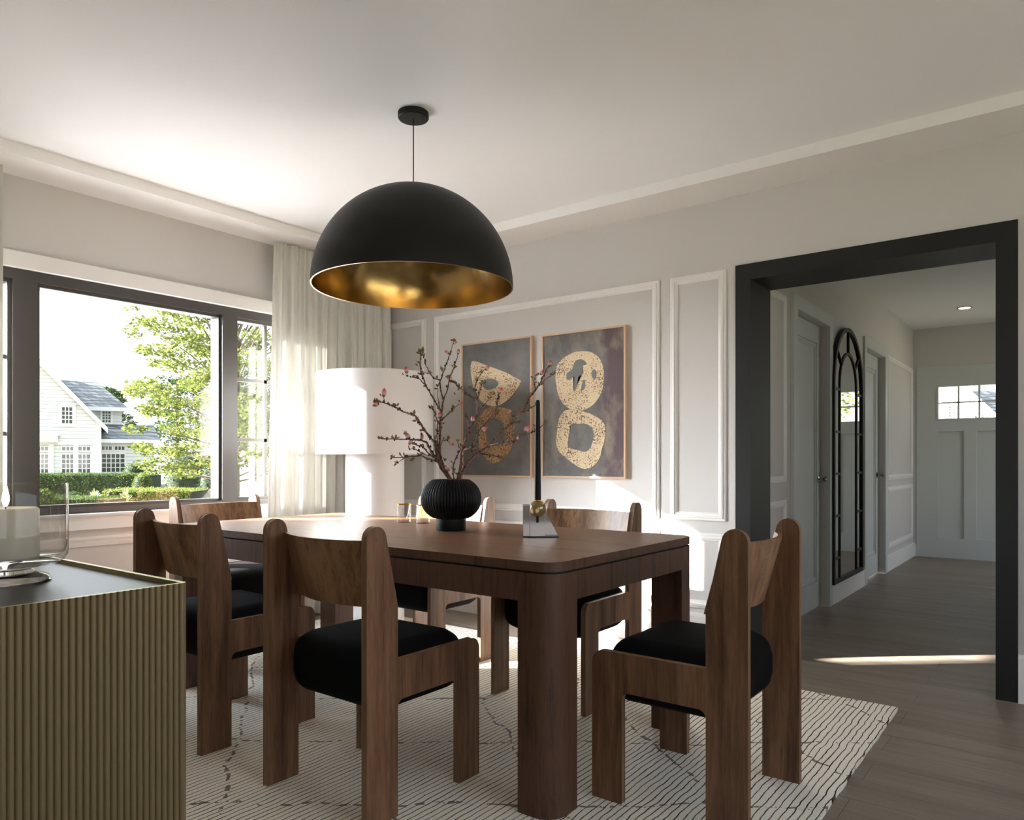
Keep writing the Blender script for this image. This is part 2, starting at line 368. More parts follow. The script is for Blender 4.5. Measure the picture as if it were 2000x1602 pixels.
# baseboards
def base(name, boxes, label):
    bm = bmesh.new()
    for b in boxes: box(bm, *b)
    struct(name, bm, M['trimw'], label, 'baseboard')
base('baseboard_back', [(XW, -1.455, YB-.018, YB, 0, .188), (XW, -1.455, YB-.026, YB, .188, .2), (XW, -1.455, YB-.014, YB, .2, .212),
     (-.189, XE, YB-.018, YB, 0, .188), (-.189, XE, YB-.026, YB, .188, .2), (-.189, XE, YB-.014, YB, .2, .212)], 'white baseboard along the painting wall')
base('baseboard_left', [(XW, XW+.018, YS, YB-.018, 0, .188), (XW, XW+.026, YS, YB-.018, .188, .2)], 'white baseboard under the window')
CW = .085
def hb(y0, y1): return [(HX, HX+.018, y0, y1, 0, .14), (HX, HX+.012, y0, y1, .14, .155)]
base('baseboard_hall', hb(YB2, D1[0]-CW)+hb(D1[1]+CW, D2[0]-CW)+hb(D2[1]+CW, HY)+[(FD[0]-.03, FD[0], HY-.02, HY, 0, .14)], 'white baseboard along the hallway wall')
# wall panels (picture-frame mouldings)
bm = bmesh.new()
for x0, x1 in ((-4.20, -3.785), (-3.70, -1.908), (-1.838, -1.508)):
    moulding(bm, 'y', YB, -1, x0, x1, .728, 2.112); moulding(bm, 'y', YB, -1, x0, x1, .235, .658)
struct('trim_2', bm, M['trimw'], 'white rectangular panel mouldings on the painting wall', 'wall moulding')
bm = bmesh.new()
moulding(bm, 'x', HX, 1, YB2+.02, 4.66, .93, 2.085, .04, .014); moulding(bm, 'x', HX, 1, YB2+.02, 4.66, .2, .82, .04, .014)
moulding(bm, 'x', HX, 1, 7.76, 9.16, .875, 2.085, .05, .02); moulding(bm, 'x', HX, 1, 7.76, 9.16, .215, .81, .05, .02)
struct('trim_3', bm, M['trimw'], 'white panel mouldings on the hallway wall', 'wall moulding')
# chair rail and sill board on window wall
bm = B((XW, XW+.022, WY0-.12, WY1+.12, .69, .768), (XW-.03, XW+.035, WY0-.12, WY1+.12, .764, .776), (XW, XW+.02, YS, YB-.03, .635, .65), (XW, XW+.013, YS, YB-.03, .612, .635), (XW, XW+.008, YS, YB-.03, .598, .612))
struct('trim_4', bm, M['trimw'], 'white sill board and chair rail under the window', 'window trim')
bm = B((XW, XW+.022, WY0-.12, WY1+.12, 2.04, 2.12))
struct('trim_5', bm, M['trimw'], 'white head casing above the window', 'window trim')
# black cased opening
bm = bmesh.new(); e_ = .006
for y0, y1 in ((YB-.012, YB-.0005), (YB2+.0005, YB2+.012)):
    box(bm, OX0-.077, OX0+e_, y0, y1, 0, OZ+.08); box(bm, OX1-e_, OX1+.076, y0, y1, 0, OZ+.08); box(bm, OX0+e_, OX1-e_, y0, y1, OZ-e_, OZ+.08)
box(bm, OX0+.001, OX0+e_, YB-.0005, YB2+.0005, 0, OZ-e_); box(bm, OX1-e_, OX1-.001, YB-.0005, YB2+.0005, 0, OZ-e_); box(bm, OX0+.001, OX1-.001, YB-.0005, YB2+.0005, OZ-e_, OZ-.001)
struct('trim_6', bm, M['black'], 'black painted casing of the opening to the hallway', 'door casing')

# ---------------------------------------------------------------- window
w = sthing('window_1', 'wide three-part window with charcoal frame and muntins on the left wall', 'window', (XW-.06, 2.05, WZ0))
O = Vector(w.location)
def rel(bm, o=O): bmesh.ops.translate(bm, verts=bm.verts, vec=-o); return bm
fx0, fx1 = XW-.12, XW-.035
GL = [(.985, 1.405), (1.545, 2.565), (2.69, 3.135)]; GZ = (.822, 1.975)
bm = bmesh.new()
box(bm, fx0, fx1, WY0, WY1, WZ0, GZ[0]-.012); box(bm, fx0, fx1, WY0, WY1, GZ[1]+.015, WZ1)
for y0, y1 in ((WY0, GL[0][0]-.012), (GL[0][1]+.015, GL[1][0]-.012), (GL[1][1]+.012, GL[2][0]-.012), (GL[2][1]+.012, WY1)):
    box(bm, fx0, fx1, y0, y1, GZ[0]-.012, GZ[1]+.015)
link('window_frame', rel(bm), M['winframe'], w)
for k, (y0, y1) in enumerate(GL):
    bm = bmesh.new(); x0, x1 = XW-.11, XW-.055; t = .014
    for b in ((y0-t, y0+.004, GZ[0]-t, GZ[1]+t), (y1-.004, y1+t, GZ[0]-t, GZ[1]+t), (y0, y1, GZ[0]-t, GZ[0]+.004), (y0, y1, GZ[1]-.004, GZ[1]+t+.003)):
        box(bm, x0, x1, *b)
    link('sash', rel(bm), M['winframe'], w)
    if k != 1:
        bm = bmesh.new(); yc = (y0+y1)/2
        box(bm, XW-.09, XW-.07, yc-.011, yc+.011, GZ[0], GZ[1])
        for z in (1.593, 1.2): box(bm, XW-.09, XW-.07, y0, y1, z-.011, z+.011)
        link('muntin', rel(bm), M['winframe'], w)
    bm = B((XW-.083, XW-.078, y0-.005, y1+.005, GZ[0]-.005, GZ[1]+.005)); link('pane', rel(bm), M['pane'], w)
    bm = bmesh.new()
    for b in ((y0-.02, y0+.002, GZ[0]-.02, GZ[1]+.02), (y1-.002, y1+.02, GZ[0]-.02, GZ[1]+.02), (y0, y1, GZ[0]-.02, GZ[0]+.002), (y0, y1, GZ[1]-.002, GZ[1]+.02)):
        box(bm, XW-.145, XW-.115, *b)
    link('outer_stop', rel(bm), M['winout'], w, label='pale outer stop of the window')

# ---------------------------------------------------------------- hallway doors
def panel_door(name, label, D, xface, zt=DZ):
    c = sthing(name, label, 'door', (HX, (D[0]+D[1])/2, 0)); o = Vector(c.location)
    y0, y1 = D
    bm = B((HX-.14, HX-.06, y0, y0+.012, 0, zt), (HX-.14, HX-.06, y1-.012, y1, 0, zt),
           (HX, HX+.02, y0-CW, y0, 0, zt+CW), (HX, HX+.02, y1, y1+CW, 0, zt+CW), (HX, HX+.02, y0, y1, zt, zt+CW))
    link('door_casing', rel(bm, o), M['doorp'], c)
    a0, a1, s, r = y0+.013, y1-.013, .085, .11
    bm = bmesh.new(); xf = HX-.045; xb = HX-.085
    for b in ((a0, a0+s, .008, zt-.004), (a1-s, a1, .008, zt-.004), (a0+s, a1-s, .008, .19), (a0+s, a1-s, zt-r-.02, zt-.004)): box(bm, xb, xf, *b)
    box(bm, xb, xf-.014, a0+s, a1-s, .19, zt-r-.02)
    leaf = link('door_leaf', rel(bm, o), M['doorp'], c)
    bm = bmesh.new(); moulding(bm, 'x', xf-.014, 1, a0+s, a1-s, .19, zt-r-.02, .035, .013); link('panel_moulding', rel(bm, o), M['doorp'], c)
    bm = bmesh.new(); prof = [(0, 0), (.027, 0), (.027, .006), (.02, .009), (.009, .012), (.009, .035), (.016, .042), (.019, .05), (.015, .06), (0, .062)]
    lathe(bm, prof, 24); bmesh.ops.rotate(bm, verts=bm.verts, cent=(0, 0, 0), matrix=Matrix.Rotation(PI/2, 3, 'Y'))
    bmesh.ops.translate(bm, verts=bm.verts, vec=Vector((xf, a1-.055, .93))-o)
    link('door_knob', bm, M['pewter'], c, 'nickel door knob', smooth=True)
panel_door('door_1', 'nearer grey-white panelled hallway door, left of the arched mirror', D1, HX)
panel_door('door_2', 'farther grey-white panelled hallway door, right of the arched mirror', D2, HX)
c = sthing('door_3', 'pale front door at the end of the hallway with six small panes', 'door', ((FD[0]+FD[1])/2, HY, 0)); o = Vector(c.location)
gx0, gx1, gz0, gz1 = -1.175, -.60, 1.522, 1.876
bm = bmesh.new(); y0, y1 = HY-.005, HY+.05; a, b_ = FD[0]+.002, FD[1]-.002
for q in ((a, gx0, .001, 2.099), (gx1, b_, .001, 2.099), (gx0, gx1, gz1, 2.099), (gx0, gx1, 1.385, gz0), (gx0, gx1, .001, .22), (-.93, -.815, .22, 1.385)):
    box(bm, q[0], q[1], y0, y1, q[2], q[3])
box(bm, gx0-.025, gx1+.025, y0+.022, y1-.004, .2, 1.4)
link('door_leaf', rel(bm, o), M['doorp'], c)
bm = bmesh.new()
for x in (gx0+(gx1-gx0)/3, gx0+2*(gx1-gx0)/3): box(bm, x-.009, x+.009, HY+.004, HY+.034, gz0, gz1)
box(bm, gx0, gx1, HY+.004, HY+.034, (gz0+gz1)/2-.008, (gz0+gz1)/2+.008)
for q in ((gx0-.014, gx0+.004, gz0-.014, gz1+.014), (gx1-.004, gx1+.014, gz0-.014, gz1+.014), (gx0, gx1, gz0-.014, gz0+.004), (gx0, gx1, gz1-.004, gz1+.014)): box(bm, q[0], q[1], HY-.012, HY+.03, q[2], q[3])
link('muntin', rel(bm, o), M['doorp'], c)
link('pane', rel(B((gx0, gx1, HY+.017, HY+.021, gz0, gz1)), o), M['pane'], c)

# ---------------------------------------------------------------- arched mirror
mY, mZ0, mR = 6.17, .15, .47; mSp = 2.10-mR
mir = thing('wall_mirror', 'tall arched mirror with black cathedral-style bars leaning flush on hallway wall', 'mirror', (HX, mY, mZ0))
def arch(r, n=24): return [(-r, 0), (-r, mSp-mZ0)]+[(r*math.cos(PI-PI*i/n), mSp-mZ0+r*math.sin(PI-PI*i/n)) for i in range(1, n)]+[(r, mSp-mZ0), (r, 0)]
def arch_band(bm, ro, ri, x0, x1, zb, closed):
    a_ = arch(ro); b2 = arch(ri)
    b2[0] = (b2[0][0], zb); b2[-1] = (b2[-1][0], zb)
    if not closed: a_[0] = (a_[0][0], zb); a_[-1] = (a_[-1][0], zb)
    n = len(a_); va = [[bm.verts.new((x, p, q)) for p, q in a_] for x in (x0, x1)]; vb = [[bm.verts.new((x, p, q)) for p, q in b2] for x in (x0, x1)]
    m_ = n if closed else n-1
    for i in range(m_):
        j = (i+1) % n
        bm.faces.new((va[1][i], va[1][j], vb[1][j], vb[1][i])); bm.faces.new((va[0][j], va[0][i], vb[0][i], vb[0][j]))
        bm.faces.new((va[0][i], va[0][j], va[1][j], va[1][i])); bm.faces.new((vb[1][i], vb[1][j], vb[0][j], vb[0][i]))
bm = bmesh.new(); arch_band(bm, mR, mR-.032, .018, .036, .032, True)
link('frame', bm, M['black'], mir)
bm = bmesh.new(); pts = arch(mR-.004); extrude_poly(bm, pts, 'x', .0185, .022); link('mirror_glass', bm, M['mirror'], mir)
bm = bmesh.new(); extrude_poly(bm, arch(mR-.001), 'x', .002, .0183); link('backing', bm, M['black'], mir)
bm = bmesh.new(); ir = .268
arch_band(bm, ir+.011, ir-.011, .022, .03, .03, False)
for z in (1.60, 1.28, .965, .65, .335):
    for s in (-1, 1): box(bm, .022, .029, min(s*ir, s*mR)+.01, max(s*ir, s*mR)-.01, z-mZ0-.009, z-mZ0+.009)
for ang in (90, 38, 142):
    ca, sa = math.cos(math.radians(ang)), math.sin(math.radians(ang)); p = Vector((.0255, ca*ir, mSp-mZ0+sa*ir)); q = Vector((.0255, ca*(mR-.02), mSp-mZ0+sa*(mR-.02)))
    tube(bm, [p, q], .009, 4)
link('bars', bm, M['black'], mir)

# ---------------------------------------------------------------- downlight
d = thing('downlight', 'small round recessed warm downlight in the hallway ceiling', 'ceiling light', (-.82, 8.2, ZH))
bm = bmesh.new(); lathe(bm, [(.052, 0), (.062, 0), (.064, -.006), (.05, -.006)], 32, close=True); link('trim_ring', bm, M['pewter'], d, smooth=True)
bm = bmesh.new(); lathe(bm, [(0, -.004), (.051, -.004)], 32); link('lens', bm, M['led'], d)

# ---------------------------------------------------------------- rug
bm = bmesh.new(); rx0, rx1, ry0, ry1 = -3.95, -.59, 1.0, 3.47
pts = []
def edge(xa, ya, xb, yb, n):
    for i in range(n):
        t = i/n; j = random.uniform(-.0025, .0025); pts.append((xa+(xb-xa)*t+(j if xa == xb else 0), ya+(yb-ya)*t+(j if ya == yb else 0)))
edge(rx0, ry0, rx1, ry0, 60); edge(rx1, ry0, rx1, ry1, 60); edge(rx1, ry1, rx0, ry1, 60); edge(rx0, ry1, rx0, ry0, 60)
extrude_poly(bm, pts, 'z', 0.001, .0145)
bm2 = bm
rug = link('rug', bm2, M['rug'], bevel=0); tag(rug, 'cream ribbed wool rug with dark lines under the dining table', 'rug')

# ---------------------------------------------------------------- dining table
TX0, TX1, TY0, TY1, TZ = -3.355, -1.185, 1.745, 2.745, .765
tc = Vector(((TX0+TX1)/2, (TY0+TY1)/2, .015)); t = thing('dining_table', 'dark brown oak dining table with rounded corners and thick block legs', 'table', tc)
hx, hy = (TX1-TX0)/2, (TY1-TY0)/2
def rrect(hx, hy, r, n=8): return arc(hx-r, -hy+r, r, -90, 0, n)+arc(hx-r, hy-r, r, 0, 90, n)+arc(-hx+r, hy-r, r, 90, 180, n)+arc(-hx+r, -hy+r, r, 180, 270, n)
bm = bmesh.new(); extrude_poly(bm, rrect(hx, hy, .07, 12), 'z', .7215, TZ-.015)
for f in bm.faces: f.material_index = 0 if len(f.verts) > 4 else 1
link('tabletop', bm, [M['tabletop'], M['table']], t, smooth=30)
bm = bmesh.new(); extrude_poly(bm, rrect(hx-.012, hy-.012, .058, 10), 'z', .708, .7215); link('shadow_gap', bm, M['black'], t)
lw = .128
for sx in (-1, 1):
    for sy in (-1, 1):
        bm = bmesh.new(); pts = [(0, 0), (lw, 0)]+arc(lw-.06, lw-.06, .06, 0, 90, 10)+[(0, lw)]
        pts = [pts[0], (lw, 0)]+arc(lw-.07, lw-.07, .07, 0, 90, 10)+[(0, lw)]
        pts = [(sx*(hx-lw+p), sy*(hy-lw+q)) for p, q in pts]
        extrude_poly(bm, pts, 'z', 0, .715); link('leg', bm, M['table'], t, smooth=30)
bm = B((-hx+lw, hx-lw, -hy, -hy+.03, .63, .715), (-hx+lw, hx-lw, hy-.03, hy, .63, .715), (-hx, -hx+.03, -hy+lw, hy-lw, .63, .715), (hx-.03, hx, -hy+lw, hy-lw, .63, .715))
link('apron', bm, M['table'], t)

# ---------------------------------------------------------------- dining chairs
def make_chair(label):
    c = thing('dining_chair', label, 'chair', (0, 0, .015), 0, 'walnut dining chairs around the table')
    out = []
    out += [(0, 0), (0, .82)]
    out += arc(.036, .82, .036, 180, 8, 10)
    out += [(.1175, .62)]
    out += [(.1175, .458)]
    out += arc(.49-.038, .458-.038, .038, 90, 0, 6)
    out += [(.49, 0), (.388, 0)]
    out += arc(.388-.024, .342-.024, .024, 0, 90, 5)
    out += arc(.1175+.024, .342-.024, .024, 90, 180, 5)
    out += [(.1175, 0)]
    for s in (-1, 1):
        bm = bmesh.new(); x0, x1 = (s*.248, s*.226) if s < 0 else (s*.226, s*.248)
        extrude_poly(bm, [(y-.245, z) for y, z in out], 'x', x0, x1)
        for f in bm.faces: f.material_index = 0 if len(f.verts) > 4 else 1
        link('side_panel', bm, [M['chair'], M['edge']], c, bevel=.0015, seg=1)
        for (yy, zz) in ((.036, .82),):
            bm = bmesh.new(); lathe(bm, [(0, .0012), (.0035, .0012), (.0035, 0)], 10); bmesh.ops.rotate(bm, verts=bm.verts, cent=(0, 0, 0), matrix=Matrix.Rotation(s*PI/2, 3, 'Y'))
            bmesh.ops.translate(bm, verts=bm.verts, vec=(s*.248, yy-.245, zz)); link('screw_cap', bm, M['edge'], c)
    bm = bmesh.new(); NU, NZ, th = 24, 6, .015; g = []
    for side in (0, 1):
        rows = []
        for j in range(NZ+1):
            z = .608+(.812-.608)*j/NZ; row = []
            for i in range(NU+1):
                u = -1+2*i/NU; y = .004+(.805-z)*.27+.062*u*u+side*th
                row.append(bm.verts.new((u*.2265, y-.245, z)))
            rows.append(row)
        g.append(rows)
    for j in range(NZ):
        for i in range(NU):
            bm.faces.new((g[0][j][i], g[0][j][i+1], g[0][j+1][i+1], g[0][j+1][i])); bm.faces.new((g[1][j][i+1], g[1][j][i], g[1][j+1][i], g[1][j+1][i+1]))
    for i in range(NU):
        bm.faces.new((g[0][0][i+1], g[0][0][i], g[1][0][i], g[1][0][i+1])); bm.faces.new((g[0][NZ][i], g[0][NZ][i+1], g[1][NZ][i+1], g[1][NZ][i]))
    for j in range(NZ):
        bm.faces.new((g[0][j][0], g[0][j+1][0], g[1][j+1][0], g[1][j][0])); bm.faces.new((g[0][j+1][NU], g[0][j][NU], g[1][j][NU], g[1][j+1][NU]))
    link('backrest', bm, M['chairb'], c, smooth=True)
    bm = B((-.2255, .2255, .065-.245, .468-.245, .292, .487))
    bmesh.ops.bevel(bm, geom=[e for e in bm.edges], offset=.07, segments=8, profile=.5, affect='EDGES')
    for v in bm.verts:
        if v.co.z > .45: v.co.z += .012*max(0, 1-(v.co.x/.22)**2)*max(0, 1-((v.co.y-.02)/.2)**2)
    link('seat_cushion', bm, M['cushion'], c, 'black upholstered seat cushion', smooth=60)
    return c
ch = make_chair('walnut chair in the middle foreground with its curved back to us')
spots = [(-1.827, 1.393+.245, 0, None),
         (-2.699, 1.393+.245, 0, 'walnut chair at left, partly behind the ribbed brass sideboard'),
         (-1.827, 3.05-.245, PI, 'walnut chair on the far side of the table, below the right-hand painting'),
         (-2.695, 3.05-.245, PI, 'walnut chair on the far side of the table, mostly hidden behind the black vase'),
         (-.703-.245, 2.222, PI/2, 'walnut chair at the right end of the table, nearest the hallway opening'),
         (-3.81+.245, 2.235, -PI/2, 'walnut chair at the left end of the table, under the window')]
for x, y, r, lab in spots:
    q = ch if lab is None else copy_tree(ch)
    q.location = (x, y, .0152); q.rotation_euler = (0, 0, r)
    if lab: q['label'] = lab

# ---------------------------------------------------------------- pendant
PX, PY = -2.255, 2.25; pz = 1.805; PR = .43
p = thing('pendant_lamp', 'large matte black dome pendant lamp with gold lining above the table', 'ceiling lamp', (PX, PY, ZC))
bm = bmesh.new(); lathe(bm, [(0, -.027), (.062, -.027), (.066, -.022), (.066, -.001), (0, -.001)], 48); link('canopy', bm, M['blackmetal'], p, smooth=True)
bm = bmesh.new(); tube(bm, [(0, 0, -.02), (0, 0, pz+PR-ZC)], .0025, 8); link('cord', bm, M['blackmetal'], p)
dome = [(PR*math.cos(a), pz-ZC+PR*math.sin(a)) for a in [PI/2*i/28 for i in range(29)]]; dome[-1] = (0, dome[-1][1])
bm = bmesh.new(); lathe(bm, dome, 96); link('shade', bm, M['blackmetal'], p, smooth=60)
ri = PR-.006
inn = [(ri*math.cos(a), pz-ZC+.0+ri*math.sin(a)) for a in [PI/2*i/28 for i in range(29)]]; inn[-1] = (0, inn[-1][1])
bm = bmesh.new(); lathe(bm, [(PR, pz-ZC)]+inn, 96)
link('lining', bm, M['gold'], p, 'gold inner lining of the pendant', smooth=60)
bm = bmesh.new(); lathe(bm, [(0, .34), (.022, .34), (.022, .27), (.03, .24), (.045, .2), (.04, .165), (0, .15)], 24); bmesh.ops.translate(bm, verts=bm.verts, vec=(0, 0, pz-ZC))
link('bulb', bm, M['wax'], p, smooth=True)

# ---------------------------------------------------------------- floor lamp
lx, ly = -3.635, 3.275
l = thing('floor_lamp', 'oversized white floor lamp with drum shade and thick column in the corner', 'floor lamp', (lx, ly, 0))
bm = bmesh.new(); lathe(bm, [(0, 0), (.185, 0), (.19, .005), (.19, 1.16), (.186, 1.165), (0, 1.165)], 72); link('column', bm, M['white_fab'], l, smooth=True)
bm = bmesh.new(); lathe(bm, [(.376, 1.104), (.38, 1.104), (.38, 1.625), (.376, 1.625)], 96, close=True); link('lamp_shade', bm, M['white_fab'], l, smooth=True)
bm = bmesh.new(); tube(bm, [(0, 0, 1.165), (0, 0, 1.22)], .012, 10)
for k in range(3): a = 2*PI*k/3; tube(bm, [(0, 0, 1.21), (.377*math.cos(a), .377*math.sin(a), 1.21)], .004, 6)
link('shade_carrier', bm, M['chrome'], l)

# ---------------------------------------------------------------- curtains
def curtain(name, label, y0t, y1t, y0b, y1b, xc, wl=.088, amp=.036, seed=1):
    rnd = random.Random(seed); bm = bmesh.new(); n = max(60, int((y1b-y0b)*220)); rows = []
    ph = [rnd.uniform(0, 6.28) for _ in range(5)]
    for j in range(25):
        t_ = j/24; z = .012+t_*(ZS-.018); row = []
        for i in range(n+1):
            s = i/n; y = (y0b+(y1b-y0b)*s)*(1-t_)+(y0t+(y1t-y0t)*s)*t_
            a = 2*PI*s*(y1b-y0b)/wl
            x = xc+amp*(1-.45*t_)*(math.sin(a+.7*math.sin(a*.31+ph[0])+ph[1])*.75+.35*math.sin(a*.47+ph[2]+t_*.8))+.008*math.sin(a*2.3+ph[3]+2*t_)
            row.append(bm.verts.new((x, y+.01*math.sin(a*.5+ph[4])*(1-t_), z)))
        rows.append(row)
    for p_, q_ in zip(rows[:-1], rows[1:]):
        for i in range(n): bm.faces.new((p_[i], p_[i+1], q_[i+1], q_[i]))
    o = link(name, bm, M['curtain'], smooth=80); return tag(o, label, 'curtain', None)
curtain('curtain', 'full-length off-white linen curtain in the corner behind the floor lamp', 2.86, 3.87, 2.81, 3.87, -4.13, seed=3)
curtain('curtain', 'off-white linen curtain at the left edge of the window', .62, 1.325, .6, 1.33, -4.13, seed=5)

# ---------------------------------------------------------------- paintings
from math import atan2
def onwall(u, v, y):
    dx = FW+RT*((u-1000)/F); t_ = y/dx.y; return (dx.x*t_, CAMH+(V0-v)/F*t_)
def cc(pts, y): return [onwall(880+a/5.339, 640+b/5.339, y) for a, b in pts]
def resample(P, n=120, jit=.0012):
    L = [0]
    for i in range(len(P)): a, b = P[i], P[(i+1) % len(P)]; L.append(L[-1]+math.hypot(b[0]-a[0], b[1]-a[1]))
    out = []
    for k in range(n):
        s = L[-1]*k/n; i = max(j for j in range(len(P)) if L[j] <= s); f = (s-L[i])/(L[i+1]-L[i]+1e-9)
        p0, p1, p2, p3 = P[i-1], P[i], P[(i+1) % len(P)], P[(i+2) % len(P)]
        def cr(a, b, c_, d_): return .5*((2*b)+(-a+c_)*f+(2*a-5*b+4*c_-d_)*f*f+(-a+3*b-3*c_+d_)*f**3)
        out.append((cr(p0[0], p1[0], p2[0], p3[0])+random.uniform(-jit, jit), cr(p0[1], p1[1], p2[1], p3[1])+random.uniform(-jit, jit)))
    return out
def painting(label, x0, x1, z0, z1, mat, shapes):
    yf = YB-.028
    t = thing('framed_painting', label, 'painting', ((x0+x1)/2, YB, z0), 0, 'abstract paintings on the panelled wall'); o = Vector(t.location); fw = .011
    bm = B((x0, x0+fw, yf, YB, z0, z1), (x1-fw, x1, yf, YB, z0, z1), (x0+fw, x1-fw, yf, YB, z0, z0+fw), (x0+fw, x1-fw, yf, YB, z1-fw, z1)); link('frame', rel(bm, o), M['frameoak'], t)
    yc = yf+.008
    link('canvas', rel(B((x0+fw, x1-fw, yc, YB-.004, z0+fw, z1-fw)), o), mat, t)
    for k, (P, hole, m_) in enumerate(shapes):
        bm = bmesh.new(); y = yc-.0006*(k+1)
        outer = cc(P, y)
        if hole:
            inner = cc(hole, y); cx = sum(a for a, b in inner)/len(inner); cz = sum(b for a, b in inner)/len(inner)
            def byang(Q):
                Q = resample(Q, 240); res = []
                A2 = sorted((atan2(b-cz, a-cx), math.hypot(a-cx, b-cz)) for a, b in Q)
                for i in range(96):
                    th = -PI+2*PI*i/96; best = min(A2, key=lambda q: abs((q[0]-th+PI) % (2*PI)-PI)); res.append((cx+best[1]*math.cos(th), cz+best[1]*math.sin(th)))
                return res
            Oo, Ii = byang(outer), byang(inner)
            vo = [bm.verts.new((a, y, b)) for a, b in Oo]; vi = [bm.verts.new((a, y, b)) for a, b in Ii]
            vo2 = [bm.verts.new((a, yc, b)) for a, b in Oo]; vi2 = [bm.verts.new((a, yc, b)) for a, b in Ii]
            for i in range(96):
                j = (i+1) % 96; bm.faces.new((vo[i], vo[j], vi[j], vi[i])); bm.faces.new((vo[j], vo[i], vo2[i], vo2[j])); bm.faces.new((vi[i], vi[j], vi2[j], vi2[i]))
        else:
            Q = resample(outer, 80); extrude_poly(bm, Q, 'y', y, yc)
            bmesh.ops.triangulate(bm, faces=[f for f in bm.faces if len(f.verts) > 4])
        link('painted_shape', rel(bm, o), M[m_], t)
s1 = [(215, 370), (260, 352), (380, 395), (500, 440), (600, 480), (690, 530), (735, 562), (690, 640), (630, 720), (560, 780), (490, 815), (420, 820), (350, 790), (290, 730), (240, 620), (212, 480)]
s2 = [(490, 830), (400, 835), (330, 880), (290, 940), (275, 1030), (290, 1150), (300, 1250), (340, 1330), (400, 1400), (450, 1412), (520, 1390), (590, 1320), (640, 1220), (662, 1110), (660, 1000), (630, 900), (570, 840)]
h2 = [(390, 960), (450, 945), (510, 960), (545, 1010), (562, 1080), (560, 1170), (520, 1225), (430, 1232), (385, 1190), (362, 1100), (370, 1020)]
painting('left-hand abstract painting, tan half-bowl above a ring on dark ground', -3.417, -2.808, .953, 1.882, M['canvas'],
         [(s1, None, 'cream'), ([(330, 560), (400, 530), (470, 545), (500, 590), (440, 640), (360, 640)], None, 'slate'), (s2, h2, 'ochre')])
s3 = [(1330, 250), (1440, 250), (1520, 290), (1570, 350), (1595, 450), (1595, 560), (1570, 680), (1500, 790), (1400, 855), (1290, 862), (1200, 820), (1140, 740), (1105, 620), (1095, 480), (1120, 380), (1190, 310), (1260, 270)]
b1 = [(1210, 540), (1215, 480), (1270, 430), (1300, 350), (1370, 330), (1420, 380), (1375, 400), (1385, 470), (1330, 520), (1320, 600), (1285, 665), (1278, 600), (1290, 510), (1240, 545)]
b2_ = [(1365, 610), (1385, 545), (1403, 560), (1400, 620), (1365, 665)]; b3_ = [(1468, 480), (1495, 435), (1515, 490), (1495, 545)]
s4 = [(1200, 862), (1290, 862), (1400, 880), (1500, 920), (1580, 970), (1610, 1050), (1610, 1150), (1580, 1260), (1550, 1370), (1480, 1450), (1400, 1475), (1330, 1450), (1230, 1380), (1130, 1290), (1100, 1200), (1110, 1080), (1130, 950)]
h4 = [(1255, 1012), (1330, 1000), (1430, 1010), (1485, 1070), (1490, 1150), (1460, 1250), (1410, 1295), (1330, 1280), (1225, 1240), (1235, 1120)]
painting('right-hand abstract painting, tan disc above a squarish ring on grey and purple', -2.729, -2.118, .955, 1.875, M['canvas2'],
         [(s3, None, 'cream'), (b1, None, 'slate'), (b2_, None, 'slate'), (b3_, None, 'slate'), (s4, h4, 'cream')])

# ---------------------------------------------------------------- vase and branches
vx, vy = -2.1155, 2.337
v = thing('ribbed_vase', 'round black ribbed ceramic vase on a plain foot, on the table', 'vase', (vx, vy, TZ))
prof = []
for i in range(33):
    a = -PI/2+.52+(PI-1.04-.12)*i/32; prof.append((.1305*math.cos(a)**.86, .135+.098*math.sin(a)))
prof = [(q if i else (.06, q[1])) for i, q in enumerate([(r, z) for r, z in prof])]
body = prof+[(prof[-1][0]-.004, prof[-1][1]+.003), (prof[-1][0]-.014, prof[-1][1]-.004), (.09, .18), (.09, .1), (0, .06)]
NR = 60
def rib(a, z): return 1-.045*(1-abs(math.cos(a*NR/2))**.7)*min(1, max(0, (z-.045)/.02))
bm = bmesh.new(); lathe(bm, [(0, .045)]+body, NR*8, rib=rib); link('body', bm, M['ceramic'], v, smooth=50)
bm = bmesh.new(); lathe(bm, [(0, 0), (.062, 0), (.064, .003), (.064, .05), (0, .05)], 64); link('foot', bm, M['ceramic'], v, smooth=True)

